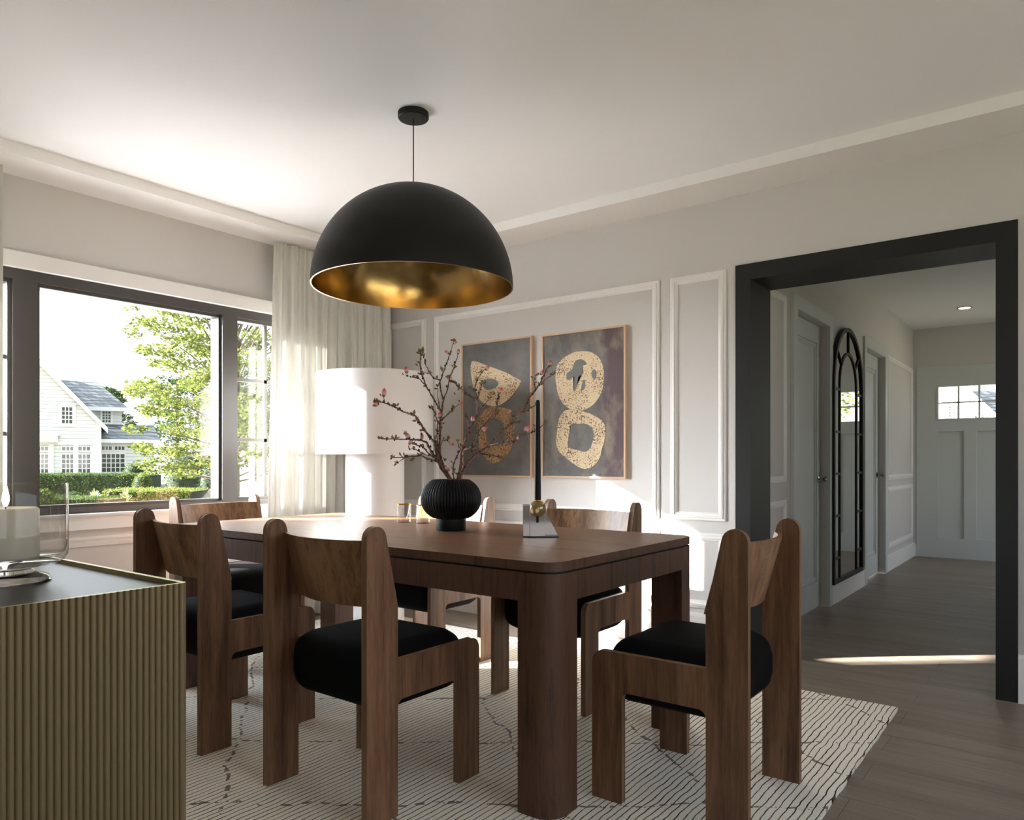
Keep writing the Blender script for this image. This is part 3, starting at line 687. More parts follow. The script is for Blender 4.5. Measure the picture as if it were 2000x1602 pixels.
BD = 3.135
def bw(x, y, k, s):
    px, py = 720+x/5.342, 640+y/5.342
    h = max(0, (1580-y))/1580
    d = BD+k*h+s*.05*math.sin(x*.013+y*.009+s*4)*min(1, h*3)
    return W(px, py, d)
def bud_mesh():
    bm = bmesh.new(); lathe(bm, [(0, 0), (.0032, .001), (.0062, .006), (.0068, .011), (.005, .017), (.0015, .022), (0, .0225)], 10, rib=lambda a, z: 1+.08*math.cos(3*a)); return bm
BUD = None
def branch(label, k, s, lines, buds, leaves, r0=.0062):
    global BUD
    t = thing('flowering_branch', label, 'branch', (vx, vy, TZ+.2), 0, 'budding branches in the black vase'); o = Vector(t.location)
    rnd = random.Random(int(k*100)+s*7); bm = bmesh.new(); kb = bm; mi0 = 0
    for li, (w0, pts) in enumerate(lines):
        P = [bw(x, y, k, s) for x, y in pts]; Q = []
        for a, b in zip(P[:-1], P[1:]):
            m_ = max(2, int((b-a).length/.012))
            for i in range(m_): Q.append(a.lerp(b, i/m_)+Vector((rnd.uniform(-1, 1), rnd.uniform(-1, 1), rnd.uniform(-1, 1)))*.0012)
        Q.append(P[-1]); n = len(Q); R = [r0*w0*(1-.68*i/(n-1))*(1+.22*rnd.uniform(-1, 1)) for i in range(n)]
        tube(bm, Q, R, 7)
        for i in range(3, n, 1):
            if rnd.random() < .42:
                rr = rnd.uniform(.0021, .0038); dv = Vector((rnd.uniform(-1, 1), rnd.uniform(-1, 1), rnd.uniform(-.6, 1))).normalized()
                rr *= 1.3; c_ = Q[i]+dv*(R[i]+rr*.6); mt = Matrix.Translation(c_)@Matrix.Diagonal((rr, rr, rr*1.25, 1)); nf = len(kb.faces); bmesh.ops.create_icosphere(kb, subdivisions=1, radius=1, matrix=mt)
                kb.faces.ensure_lookup_table()
                for f_ in kb.faces[nf:]: f_.material_index = 1
    link('stem', rel(bm, o), [M['bark'], M['knob']], t, smooth=60)
    lb = bmesh.new()
    def leaf(c_, ang, L, wd, tw):
        ax = RT*math.cos(ang)+Vector((0, 0, 1))*math.sin(ang)+FW*rnd.uniform(-.35, .35); ax.normalize(); sd = ax.cross(FW*math.cos(tw)+RT*math.sin(tw)).normalized(); nn = ax.cross(sd)
        prev = None
        for f_, w_ in ((0, .1), (.25, .8), (.5, 1), (.75, .62), (1, .02)):
            c2 = c_+ax*L*f_-nn*L*.12*f_*f_; cur = [lb.verts.new(c2-sd*wd*w_+nn*wd*.35*w_), lb.verts.new(c2-nn*.0004), lb.verts.new(c2+sd*wd*w_+nn*wd*.35*w_)]
            if prev:
                for q in (0, 1): lb.faces.new((prev[q], prev[q+1], cur[q+1], cur[q]))
            prev = cur
    for x, y, ang, L in leaves: leaf(bw(x, y, k, s), math.radians(ang), L*.0014, L*.00034, rnd.uniform(-.8, .8))
    for w0, pts in lines:
        for _ in range(max(3, int(len(pts)*1.6))):
            i = rnd.randrange(max(1, len(pts)-3), len(pts)); x, y = pts[i]; x += rnd.uniform(-15, 15); y += rnd.uniform(-10, 10)
            leaf(bw(x, y, k, s), rnd.uniform(.2, 2.9), rnd.uniform(.011, .018), rnd.uniform(.0028, .0042), rnd.uniform(-1, 1))
    link('leaves', rel(lb, o), M['leaf'], t, smooth=60)
    for x, y, ang, sc in buds:
        if BUD is None:
            b_ = link('flower_bud', bud_mesh(), M['petal'], t, smooth=True); BUD = b_
        else: b_ = BUD.copy(); COL.objects.link(b_); b_.parent = t
        b_.location = bw(x, y, k, s)-o; a_ = math.radians(ang); ax = (RT*math.cos(a_)+Vector((0, 0, 1))*math.sin(a_)+FW*.2*math.sin(x)).normalized()
        b_.rotation_mode = 'QUATERNION'; b_.rotation_quaternion = ax.to_track_quat('Z', 'Y'); b_.scale = (sc, sc, sc)
branch('tallest middle-left budding branch, rising upright from the vase', .10, 1,
    [(1.1, [(862, 1640), (855, 1580), (800, 1490), (745, 1400), (728, 1330), (715, 1200), (715, 1080), (718, 980)]), (.6, [(718, 980), (690, 900), (650, 830)]),
     (.6, [(718, 985), (765, 965), (850, 880), (890, 840), (950, 790)]), (1, [(855, 1590), (765, 1400), (748, 1350), (740, 1200), (745, 1000), (762, 900), (745, 860), (690, 760), (600, 610), (555, 490), (535, 380), (548, 250)]),
     (.5, [(600, 605), (520, 530), (440, 515), (380, 490)]), (.75, [(760, 890), (778, 760), (820, 650), (845, 520), (890, 420), (930, 280)]),
     (.6, [(776, 760), (750, 640), (745, 560), (790, 440), (850, 270), (885, 140)]), (.5, [(745, 545), (680, 530), (640, 480), (600, 400), (565, 270)]), (.5, [(742, 860), (728, 760), (720, 610)]),
     (.5, [(740, 1250), (770, 1180), (820, 1170), (845, 1200)]), (.45, [(740, 1150), (755, 1080), (750, 1010)])],
    [(398, 480, 100, 1.5), (735, 950, 80, 1.35), (835, 1200, -20, 1.2), (930, 280, 80, 1.1), (840, 268, 150, 1), (935, 800, 20, 1), (860, 560, 130, 1.4), (880, 170, 30, .9)],
    [(565, 250, 88, 17), (545, 250, 130, 14), (535, 270, 160, 14), (575, 310, 80, 14), (550, 300, 60, 12), (770, 460, 105, 19), (680, 1180, 70, 20), (880, 860, 90, 18), (650, 850, 120, 15), (660, 850, 70, 13), (800, 510, 0, 16), (600, 610, 178, 12), (515, 400, 140, 12), (500, 520, 60, 12), (500, 520, 110, 11), (700, 530, 60, 13), (720, 535, 100, 12), (720, 640, 170, 13), (820, 1170, 80, 13), (905, 700, 120, 10), (620, 470, 60, 10), (880, 410, 120, 10)])
branch('budding branch arching far left over the lamp shade', -.12, 2,
    [(1.1, [(858, 1640), (850, 1590), (780, 1500), (735, 1400), (705, 1310), (690, 1200), (650, 1160), (590, 1080), (530, 980), (480, 920), (370, 880), (260, 820), (150, 780), (70, 770)]), (.5, [(168, 785), (155, 720)]),
     (.95, [(780, 1500), (720, 1390), (650, 1290), (605, 1200), (560, 1180), (430, 1165), (280, 1165), (130, 1160)]), (.5, [(415, 1160), (375, 1115)]),
     (.8, [(740, 1420), (700, 1390), (620, 1370), (540, 1335), (380, 1350), (240, 1360)]), (.4, [(385, 1350), (300, 1415)]),
     (.75, [(715, 1370), (640, 1330), (560, 1240), (500, 1225), (450, 1210)]), (.5, [(600, 1330), (540, 1300), (470, 1265), (430, 1270)]), (.4, [(560, 1150), (545, 1085)]), (.45, [(780, 1360), (800, 1395)])],
    [(152, 725, 85, 1.7), (110, 790, 200, 1.3), (430, 1160, 130, 1.5), (445, 1170, 250, 1.1), (550, 1175, 80, 1.3), (795, 1440, -50, 1.4)],
    [(110, 780, 175, 20), (130, 775, 160, 14), (470, 910, 80, 17), (480, 910, 120, 13), (505, 970, 185, 15), (500, 965, 60, 12), (430, 1390, 30, 20), (345, 1340, 130, 16), (370, 1340, 100, 12), (245, 1160, 90, 13), (285, 1150, 90, 11), (215, 820, 30, 12), (300, 820, 70, 12), (210, 1160, 150, 10), (470, 1270, 100, 12), (520, 1330, 20, 12), (295, 1415, 220, 13), (570, 1330, 40, 9)])
branch('long budding branch reaching right past the black taper candle', .16, 3,
    [(1.25, [(940, 1640), (950, 1560), (1040, 1390), (1110, 1325), (1180, 1285), (1261, 1225), (1391, 1090), (1491, 970), (1531, 880)]), (.8, [(1495, 960), (1601, 900), (1671, 850), (1741, 810)]),
     (.75, [(1611, 880), (1661, 750), (1741, 650), (1801, 560), (1851, 440), (1888, 395)]), (.45, [(1790, 580), (1860, 530), (1920, 485)]), (.45, [(1741, 640), (1725, 570), (1740, 500)]),
     (.6, [(1141, 1310), (1261, 1330), (1371, 1360)]), (.75, [(1250, 1235), (1421, 1195), (1511, 1200), (1601, 1130), (1661, 1110), (1741, 1075), (1841, 1000)]), (.5, [(1400, 1080), (1500, 1000), (1580, 985)]), (.4, [(1530, 1190), (1545, 1130)]),
     (.5, [(1160, 1290), (1130, 1270), (1085, 1290), (1080, 1190)])],
    [(1880, 410, 70, 1.5), (1495, 890, 150, 1.3), (1628, 1095, 60, 1.6), (1790, 495, 50, 1.3), (1540, 1175, 70, 1)],
    [(1350, 1362, 5, 22), (1720, 530, 140, 14), (1760, 500, 60, 14), (1870, 520, 20, 12), (1890, 490, 10, 18), (1790, 600, 30, 14), (1560, 850, 60, 13), (1580, 860, 110, 13), (1600, 880, 40, 14), (1830, 1000, 20, 13), (1730, 1040, 100, 12), (1735, 800, 60, 10), (1650, 760, 120, 12), (1680, 700, 60, 10)], .0068)
branch('budding branch in front of the left painting, bent upward right of the vase centre', .30, 4,
    [(1.1, [(925, 1640), (935, 1570), (960, 1450), (965, 1300), (1010, 1180), (1060, 1040), (1110, 980), (1130, 890), (1130, 780), (1100, 740), (1020, 690), (960, 640), (900, 580), (845, 540)]),
     (.7, [(1132, 800), (1108, 640), (1130, 540), (1180, 470), (1220, 430)]), (.6, [(1130, 780), (1165, 640), (1185, 575)]), (.7, [(905, 1640), (885, 1560), (880, 1480), (885, 1420), (950, 1290), (975, 1240)]), (.5, [(945, 1255), (925, 1190)]),
     (.8, [(1000, 1280), (1110, 1230), (1135, 1120), (1161, 1060), (1261, 950), (1330, 890), (1341, 780), (1360, 690)]), (.5, [(1140, 890), (1200, 810), (1260, 740), (1280, 700)]), (.5, [(1045, 1040), (1020, 960), (1015, 900)]), (.7, [(945, 1590), (925, 1540), (885, 1490)]), (.45, [(1110, 670), (1050, 630)])],
    [(1085, 985, 90, 1.3), (870, 570, 135, 1.5), (1175, 1075, 30, 1.4), (1355, 690, 60, 1.6), (1215, 445, 50, 1.3)],
    [(945, 620, 100, 16), (1190, 590, 100, 15), (1200, 590, 50, 14), (1180, 590, 150, 12), (1330, 880, 30, 15), (1340, 870, 100, 12), (1320, 700, 120, 14), (1285, 700, 20, 11), (1010, 900, 100, 9), (1240, 940, 60, 10)])

# ---------------------------------------------------------------- candle holder and taper
hx_, hy_ = -1.665, 2.335
yaw = A
k = thing('candle_holder', 'mirror-polished geometric candle holder with amber glass ball, on the table', 'candle holder', (hx_, hy_, TZ), yaw)
bm = B((-.053, -.027, -.03, .03, .004, .125)); box(bm, -.0265, .033, -.034, -.0005, .004, .122)
link('block', bm, M['chrome'], k, bevel=.001, seg=1)
bm = bmesh.new(); extrude_poly(bm, [(.006, .004), (.084, .004), (.036, .1), (.006, .122)], 'y', .0, .034); link('wedge', bm, M['chrome'], k)
bm = B((-.054, .085, -.035, .035, 0, .004)); link('base_plate', bm, M['blackmetal'], k)
bm = bmesh.new(); tube(bm, [(.003, -.0365, .058), (.003, -.0365, .09)], .005, 12); link('peg', bm, M['blackmetal'], k)
bm = bmesh.new(); bmesh.ops.create_uvsphere(bm, u_segments=40, v_segments=24, radius=.0335, matrix=Matrix.Translation((.004, -.036, .112))); link('glass_ball', bm, M['amber'], k, 'amber glass ball', smooth=80)
bm = bmesh.new(); tube(bm, [(.004, -.036, .139), (.004, -.036, .1455)], .0115, 20); link('candle_cup', bm, M['rimgold'], k)
cp = Matrix.Rotation(yaw, 3, 'Z')@Vector((.004, -.036, 0))
tp = thing('taper_candle', 'tall black taper candle standing in the polished holder', 'candle', (hx_+cp.x, hy_+cp.y, TZ+.1452))
bm = bmesh.new(); lathe(bm, [(0, 0), (.0125, 0), (.0125, .03), (.0085, .375), (.006, .385), (0, .387)], 24); link('candle_body', bm, M['wax_black'], tp, smooth=True)
bm = bmesh.new(); tube(bm, [(0, 0, .385), (.0005, 0, .394), (.0015, 0, .4)], .001, 6); link('wick', bm, M['wax'], tp)

# ---------------------------------------------------------------- glass cups
def cup(x, y):
    c = thing('glass_cup', '', 'glass cup', (x, y, TZ), PI/2+.9, 'double-walled glass cups on the table')
    bm = bmesh.new(); lathe(bm, [(0, 0), (.033, 0), (.034, .003), (.034, .084), (.0315, .086), (.030, .07), (.022, .036), (.013, .014), (0, .011)], 40); link('cup_body', bm, M['dish'], c, smooth=True)
    bm = bmesh.new(); lathe(bm, [(.0312, .0845), (.0345, .0845), (.0345, .0885), (.0312, .0885)], 40, close=True); link('rim', bm, M['rimgold'], c, 'gold rim', smooth=True)
    bm = bmesh.new(); tube(bm, [(.033, 0, .064), (.045, 0, .062), (.049, 0, .05), (.046, 0, .039), (.034, 0, .037)], .003, 10); link('handle', bm, M['dish'], c, smooth=80)
    return c
c1 = cup(-2.569, 2.50); c1['label'] = 'clear glass cup with gold rim, standing free left of the vase'
c2 = copy_tree(c1); c2.location = (-2.455, 2.515, TZ); c2['label'] = 'clear glass cup with gold rim, half hidden behind the black vase'

# ---------------------------------------------------------------- sideboard
sx0, sx1, sy0, sy1, sz = -3.1, -1.504, .345, .827, .80
sb = thing('sideboard', 'ribbed antique-brass sideboard with a recessed dark glass top', 'sideboard', ((sx0+sx1)/2, (sy0+sy1)/2, 0)); o = Vector(sb.location)
P = .0126; r = P/2
def ribs(bm, z0, z1):
    out = []
    def run(xa, ya, xb, yb, nx, ny):
        n = max(1, round(math.hypot(xb-xa, yb-ya)/P))
        for i in range(n):
            for q in range(6):
                th = PI*q/6; s = (i+(1-math.cos(th))/2)/n; h = math.sin(th)*r*1.0
                out.append((xa+(xb-xa)*s+nx*h, ya+(yb-ya)*s+ny*h))
    g = r
    run(sx0+g, sy0+g, sx1-g, sy0+g, 0, -1); run(sx1-g, sy0+g, sx1-g, sy1-g, 1, 0); run(sx1-g, sy1-g, sx0+g, sy1-g, 0, 1); run(sx0+g, sy1-g, sx0+g, sy0+g, -1, 0)
    return out
outl = ribs(None, 0, 0)
bm = bmesh.new(); va = [bm.verts.new((x, y, .03)) for x, y in outl]; vb = [bm.verts.new((x, y, sz)) for x, y in outl]
inn_ = [(sx0+.012, sy0+.012), (sx1-.012, sy0+.012), (sx1-.012, sy1-.012), (sx0+.012, sy1-.012)]
n = len(outl)
for i in range(n): bm.faces.new((va[i], va[(i+1) % n], vb[(i+1) % n], vb[i]))
bm.faces.new(va[::-1])
link('ribbed_body', rel(bm, o), M['goldrib'], sb, smooth=50)
# rim following the ribs
bm = bmesh.new(); cxm, cym = (sx0+sx1)/2, (sy0+sy1)/2
vo = [bm.verts.new((x, y, sz+.0005)) for x, y in outl]
vi = [bm.verts.new((min(max(x, sx0+.012), sx1-.012), min(max(y, sy0+.012), sy1-.012), sz+.0005)) for x, y in outl]
vl = [bm.verts.new((min(max(x, sx0+.012), sx1-.012), min(max(y, sy0+.012), sy1-.012), sz-.02)) for x, y in outl]
for i in range(n):
    j = (i+1) % n; bm.faces.new((vo[i], vo[j], vi[j], vi[i])); bm.faces.new((vi[i], vi[j], vl[j], vl[i]))
link('rim', rel(bm, o), M['goldrim'], sb, 'bright brass rim around the top')
link('glass_top', rel(B((sx0+.012, sx1-.012, sy0+.012, sy1-.012, sz-.03, sz-.009)), o), M['smoke'], sb, 'recessed smoky dark glass top')
link('plinth', rel(B((sx0+.03, sx1-.03, sy0+.03, sy1-.03, 0, .031)), o), M['black'], sb)

# ---------------------------------------------------------------- hurricane glass and candle
gz = sz-.0085; gxh, gyh = -1.885, .612
hg = thing('hurricane_glass', 'large clear glass candle hurricane on a stepped foot, on the sideboard', 'candle holder', (gxh, gyh, gz))
bm = bmesh.new(); lathe(bm, [(0, 0), (.084, 0), (.087, .003), (.08, .013), (.055, .022), (.05, .028), (.056, .034), (.09, .0375), (0, .0375)], 96); link('foot', bm, M['glass'], hg, smooth=60)
bm = bmesh.new(); lathe(bm, [(0, .038), (.095, .038), (.112, .046), (.119, .058), (.12, .075), (.12, .216), (.1185, .219), (.1168, .216), (.1168, .078), (.113, .064), (.1, .055), (0, .052)], 96); link('bowl', bm, M['dish'], hg, smooth=60)
pc = thing('pillar_candle', 'thick cream pillar candle burning inside the glass hurricane', 'candle', (gxh-.002, gyh, gz+.0525))
bm = bmesh.new(); lathe(bm, [(0, 0), (.062, 0), (.064, .003), (.064, .107), (.06, .112), (.035, .108), (0, .106)], 64); link('candle_body', bm, M['wax'], pc, smooth=60)
bm = bmesh.new(); tube(bm, [(0, 0, .104), (0, 0, .12)], .0012, 6); link('wick', bm, M['blackmetal'], pc)
bm = bmesh.new(); lathe(bm, [(0, .114), (.005, .12), (.0075, .13), (.006, .143), (.003, .158), (0, .168)], 16); link('flame', bm, M['flame'], pc, smooth=True)

# ================================================================ outside
GZ0 = -.5
bm = bmesh.new(); GNX, GNY = 1, 1
for q in ((-120, XW-.25, -120, 120), (XW-.25, XE+.6, HY+.3, 120), (XW-.25, XE+.6, -120, YL-.3), (XE+.6, 120, -120, 120)):
    box(bm, q[0], q[1], q[2], q[3], GZ0-.2, GZ0)
struct('ground', bm, M['ground'], 'sunlit garden ground outside', 'ground')

th0 = math.atan((121-1000)/F)
def house(label, R, px0):
    th = math.atan((px0-1000)/F); ang = PI/2+A-th                 # world angle of the ray
    # local frame uses reference bearing th0 at R0_=46.9
    base = Vector((math.cos(ang)*R, math.sin(ang)*R, GZ0))
    h = thing('house', label, 'house', base, ang-PI/2); return h
RH = 46.9
def hp(px, py, b=0):
    th = math.atan((px-1000)/F)-th0; s = (RH+b)*math.tan(th); dep = (RH+b)*math.cos(th0)-s*math.sin(th0)
    return s, b, CAMH+(V0-py)/F*dep-GZ0
h = house('white clapboard house with steep gable and grey slate roofs, seen through the dining room window', RH, 121)
def part(bm, name, m_, lab=None, par=None): return link(name, bm, m_, par or h, lab)
sR, _, zE = hp(196.6, 826); sA, _, zA = hp(45, 672); sL = 2*sA-sR
bm = bmesh.new(); extrude_poly(bm, [(sL, 0), (sR, 0), (sR, zE), (sA, zA-.05), (sL, zE)], 'y', 0, 8.5); part(bm, 'wall', M['siding'])
def slope(bm, x0, z0, x1, z1, y0, y1, t_): extrude_poly(bm, [(x0, z0), (x1, z1), (x1, z1+t_), (x0, z0+t_)], 'y', y0, y1)
m_s = (zA-zE)/(sA-sR)
bm = bmesh.new(); e = .34; slope(bm, sR+e, zE+m_s*e, sA, zA-.05, -.25, 8.7, .12); slope(bm, sL-e, zE+m_s*e, sA, zA-.05, -.25, 8.7, .12); part(bm, 'roof', M['shingle'])
bm = bmesh.new(); slope(bm, sR+e, zE+m_s*e-.2, sA, zA-.25, -.27, -.2, .3); slope(bm, sL-e, zE+m_s*e-.2, sA, zA-.25, -.27, -.2, .3); box(bm, sR-.22, sR+.03, -.04, .1, 0, zE+.05); part(bm, 'trim_board', M['housetrim'])
# rear wing
def wing(b, pxl, pxr, ybot, yeave, ridge, eave, wall_name='wall'):
    pass
b1w = 4.5; s0, _, z0 = hp(186, 797, b1w); s1, _, z1 = hp(238, 797, b1w)
bm = bmesh.new(); box(bm, s0-6, s1, b1w, b1w+6, 0, z0); part(bm, 'wall', M['siding'])
r0 = hp(121, 740, b1w+3); r1 = hp(189, 745, b1w+3); ez = hp(249, 796, b1w-.3)
bm = bmesh.new(); yf, yb_ = b1w-.4, b1w+6.4; ev = [(s0-6, yf), (ez[0], yf), (ez[0], yb_), (s0-6, yb_)]
V = [bm.verts.new((x, y, ez[2])) for x, y in ev]; Rg = [bm.verts.new((s0-6, b1w+3, r1[2]-.02)), bm.verts.new((r1[0], b1w+3, r1[2]-.02))]
V2 = [bm.verts.new((x, y, ez[2]-.12)) for x, y in ev]
for f in ((V[0], V[1], Rg[1], Rg[0]), (V[1], V[2], Rg[1]), (V[2], V[3], Rg[0], Rg[1]), (V[3], V[0], Rg[0]), (V2[0], V2[1], V[1], V[0]), (V2[1], V2[2], V[2], V[1]), (V2[2], V2[3], V[3], V[2]), (V2[3], V2[0], V[0], V[3]), (V2[3], V2[2], V2[1], V2[0])): bm.faces.new(f)
part(bm, 'roof', M['shingle'])
bm = bmesh.new(); box(bm, s0-6, ez[0]+.05, yf-.06, yf, ez[2]-.26, ez[2]-.02); part(bm, 'gutter', M['housetrim'])
# one-storey wing
b2w = 1.5; q0 = hp(190, 863, b2w); q1 = hp(300, 863, b2w)
bm = bmesh.new(); box(bm, q0[0], q1[0], b2w, b2w+5, 0, q0[2]); part(bm, 'wall', M['siding'])
tp_ = hp(200, 832, b1w-.02); bm = bmesh.new(); zt_ = tp_[2]; ze_ = hp(200, 861, b2w-.3)[2]
extrude_poly(bm, [(b2w-.35, ze_), (b1w, zt_), (b1w, zt_+.1), (b2w-.35, ze_+.1)], 'x', q0[0]-.3, q1[0]+.3); part(bm, 'roof', M['shingle'])
bm = bmesh.new(); box(bm, q0[0]-.3, q1[0]+.3, b2w-.43, b2w-.35, ze_-.12, ze_+.1); part(bm, 'gutter', M['housetrim'])
def hwin(px0, px1, py0, py1, b, nx, ny, trim=.12, hood=False):
    a = hp(px0, py1, b); c_ = hp(px1, py0, b); x0, x1, z0_, z1_ = a[0], c_[0], a[2], c_[2]
    bm = bmesh.new()
    for q in ((x0-trim, x0, z0_-trim, z1_+trim), (x1, x1+trim, z0_-trim, z1_+trim), (x0, x1, z0_-trim, z0_), (x0, x1, z1_, z1_+trim)): box(bm, q[0], q[1], b-.06, b+.02, q[2], q[3])
    for i in range(1, nx): x = x0+(x1-x0)*i/nx; box(bm, x-.022, x+.022, b-.035, b, z0_, z1_)
    for i in range(1, ny): z = z0_+(z1_-z0_)*i/ny; box(bm, x0, x1, b-.035, b, z-.02, z+.02)
    if hood: box(bm, x0-trim-.12, x1+trim+.12, b-.14, b, z1_+trim, z1_+trim+.05)
    f = link('window', bm, M['housetrim'], h)
    link('pane', B((x0, x1, b-.02, b-.005, z0_, z1_)), M['darkpane'], f)
hwin(121, 141, 796, 827, 0, 3, 4, .16, True); hwin(60, 74, 770, 795, 0, 3, 4, .12)
for a_, b_ in ((-8, 10), (72, 94), (121, 144), (153, 176)):
    hwin(a_, b_, 873, 880, 0, 3, 1, .06); hwin(a_, b_, 888, 924, 0, 3, 4, .06)
hwin(199, 218, 872, 879, b2w, 3, 1, .06); hwin(224, 243, 872, 879, b2w, 3, 1, .06); hwin(199, 243, 887, 922, b2w, 5, 4, .06)
hwin(200, 216, 804, 825, b1w, 3, 4, .12)
bm = bmesh.new(); a = hp(-60, 862); c_ = hp(113, 848); box(bm, a[0], c_[0], -.5, .02, a[2], c_[2]-.1); box(bm, a[0], c_[0]+.12, -.62, .02, c_[2]-.1, c_[2])
for px_ in (100, 148, 183): q = hp(px_-5, 925); q2 = hp(px_+(5 if px_ != 183 else 9), 868); box(bm, q[0], q2[0], -.09, .01, 0, q2[2])
a = hp(113, 869); c_ = hp(196, 864); box(bm, a[0], c_[0], -.1, .01, a[2], c_[2]); part(bm, 'porch_band', M['housetrim'])
h2 = copy_tree(h); th = math.atan((1904.4-1000)/F); ang = PI/2+A-th; R2 = RH*47.8/40*1.0
h2.location = (math.cos(ang)*R2, math.sin(ang)*R2, GZ0); h2.rotation_euler = (0, 0, ang-PI/2)
h2['label'] = 'white clapboard gable house glimpsed through the front door panes'

# ---- foliage
def leaves_bm(bm, c, rad, n, size, rnd, shell=False):
    for _ in range(n):
        while True:
            p_ = Vector((rnd.uniform(-1, 1), rnd.uniform(-1, 1), rnd.uniform(-1, 1)))
            if 1e-3 < p_.length < 1: break
        if shell: p_ = p_.normalized()*rnd.uniform(.86, 1.04)
        q = c+Vector((p_.x*rad[0], p_.y*rad[1], p_.z*rad[2])); s = size*rnd.uniform(.6, 1.3)
        u = Vector((rnd.uniform(-1, 1), rnd.uniform(-1, 1), rnd.uniform(-.6, .6))).normalized(); w_ = u.orthogonal().normalized(); w_.rotate(Matrix.Rotation(rnd.uniform(0, 3.1), 3, u))
        a, b, c2, d2 = q, q+u*s*.5+w_*s*.28, q+u*s, q+u*s*.5-w_*s*.28
        bm.faces.new([bm.verts.new(x) for x in (a, b, c2, d2)])
def tree(name, label, base, boughs, n, size, mat, rr, seed, group=None, trunk_top=None):
    rnd = random.Random(seed); t = thing(name, label, 'tree', base, 0, group); o = Vector(base); bm = bmesh.new(); tb = bmesh.new()
    top = trunk_top or max(b[2] for b in boughs)
    tube(tb, [o, o+Vector((.05, .03, (top-o.z)*.35)), o+Vector((-.05, .08, (top-o.z)*.7)), Vector((o.x, o.y, top))], [.2, .16, .1, .03], 10)
    for b in boughs:
        b = Vector(b[:3]); z0 = o.z+(b.z-o.z)*rnd.uniform(.55, .8); st = Vector((o.x, o.y, z0)); mid = st.lerp(b, .5)+Vector((0, 0, rnd.uniform(0, .25)))
        if rnd.random() < .3: tube(tb, [st, mid, b], [.035, .02, .006], 5, False)
        leaves_bm(bm, b, (rr*rnd.uniform(.7, 1.3), rr*rnd.uniform(.7, 1.3), rr*rnd.uniform(.3, .5)), n, size, rnd)
    link('trunk', rel(tb, o), M['trunk'], t, smooth=60); link('foliage', rel(bm, o), mat, t); return t
rnd = random.Random(11); bl = [(470, 300), (560, 262), (600, 245), (640, 240), (690, 224), (725, 240), (760, 238), (800, 250), (850, 240), (880, 262), (930, 285)]
def leftb(y):
    for (y0_, x0_), (y1_, x1_) in zip(bl[:-1], bl[1:]):
        if y0_ <= y <= y1_: return x0_+(x1_-x0_)*(y-y0_)/(y1_-y0_)
    return 290
bg = []
while len(bg) < 300:
    px_, py_ = rnd.uniform(225, 660), rnd.uniform(430, 925)
    if px_ < leftb(py_)+14: continue
    if 690 > py_ > 650 and px_ < 330 and rnd.random() < .6: continue
    if px_ < 330 and py_ < 700 and rnd.random() < .35: continue
    bg.append(W(px_, py_, rnd.uniform(20.5, 25)))
tb_ = W(455, 975, 22.8); tb_.z = GZ0
tree('deciduous_tree', 'large sunlit yellow-green tree filling the right half of the window view', tb_, bg, 120, .125, M['lf_yellow'], .42, 3)
def ctree(px_, d_, ytop, wpx, seed, mat, label, n=46, size=.22, group='dark trees beyond the garden', nl=110):
    rnd = random.Random(seed); b = W(px_, 900, d_); b.z = GZ0; top = CAMH+(V0-ytop)/F*d_; wd = wpx/F*d_/2; bo = []
    for _ in range(n):
        z = rnd.uniform(GZ0+(top-GZ0)*.22, top-.5); f = math.sin(PI*min(1, max(.12, (z-GZ0)/(top-GZ0)*.95)))**.6; a = rnd.uniform(0, 6.28); r_ = wd*f*rnd.random()**.5
        bo.append(Vector((b.x+r_*math.cos(a), b.y+r_*math.sin(a), z)))
    return tree('background_tree', label, b, bo, nl, size, mat, wd*.34, seed, group)
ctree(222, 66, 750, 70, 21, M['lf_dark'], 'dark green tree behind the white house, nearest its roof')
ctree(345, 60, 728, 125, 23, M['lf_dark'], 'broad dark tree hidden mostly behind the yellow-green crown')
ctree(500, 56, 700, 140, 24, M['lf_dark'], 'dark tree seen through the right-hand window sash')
# tree seen in the mirror through the front door lite
for i, (x, y, hgt, r_) in enumerate(((2.6, 21, 7.5, 2.4), (12.5, 30, 8.5, 3.0))):
    rnd = random.Random(40+i); bo = [Vector((x+rnd.gauss(0, r_*.45), y+rnd.gauss(0, r_*.45), rnd.uniform(-.2, hgt-.6))) for _ in range(70)]
    tree('front_yard_tree', ['yellow-green tree in the front yard, reflected in the arched mirror', 'farther green tree in the front yard beyond the door'][i], Vector((x, y, GZ0)), bo, 110, .13, M['lf_yellow' if i == 0 else 'lf_hedge'], .6, 50+i, 'front yard trees')
def shrub(name, label, c, rad, n, size, mat, seed, cat='shrub', group=None):
    rnd = random.Random(seed); c = Vector(c); t = thing(name, label, cat, (c.x, c.y, GZ0), 0, group); o = Vector(t.location)
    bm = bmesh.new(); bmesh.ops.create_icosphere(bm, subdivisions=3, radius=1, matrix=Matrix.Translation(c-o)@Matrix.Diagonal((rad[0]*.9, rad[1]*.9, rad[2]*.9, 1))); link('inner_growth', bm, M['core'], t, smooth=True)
    bm = bmesh.new(); leaves_bm(bm, c, rad, n, size, rnd, True); link('foliage', rel(bm, o), mat, t); return t
def gshrub(name, label, px_, ytop, d_, wpx, n, size, mat, seed, **kk):
    c = W(px_, ytop, d_); top = c.z; rz = (top-GZ0)*.56; c.z = top-rz; r_ = wpx/F*d_/2; return shrub(name, label, c, (r_, r_, rz), n, size, mat, seed, **kk)
gshrub('round_shrub', 'clipped round yellow-green bush in front of the tall tree', 278, 924, 26, 38, 2600, .05, M['lf_bright'], 60)
gshrub('round_shrub', 'low dome-shaped green bush below the house', 141, 960, 22, 42, 2200, .045, M['lf_hedge'], 61)
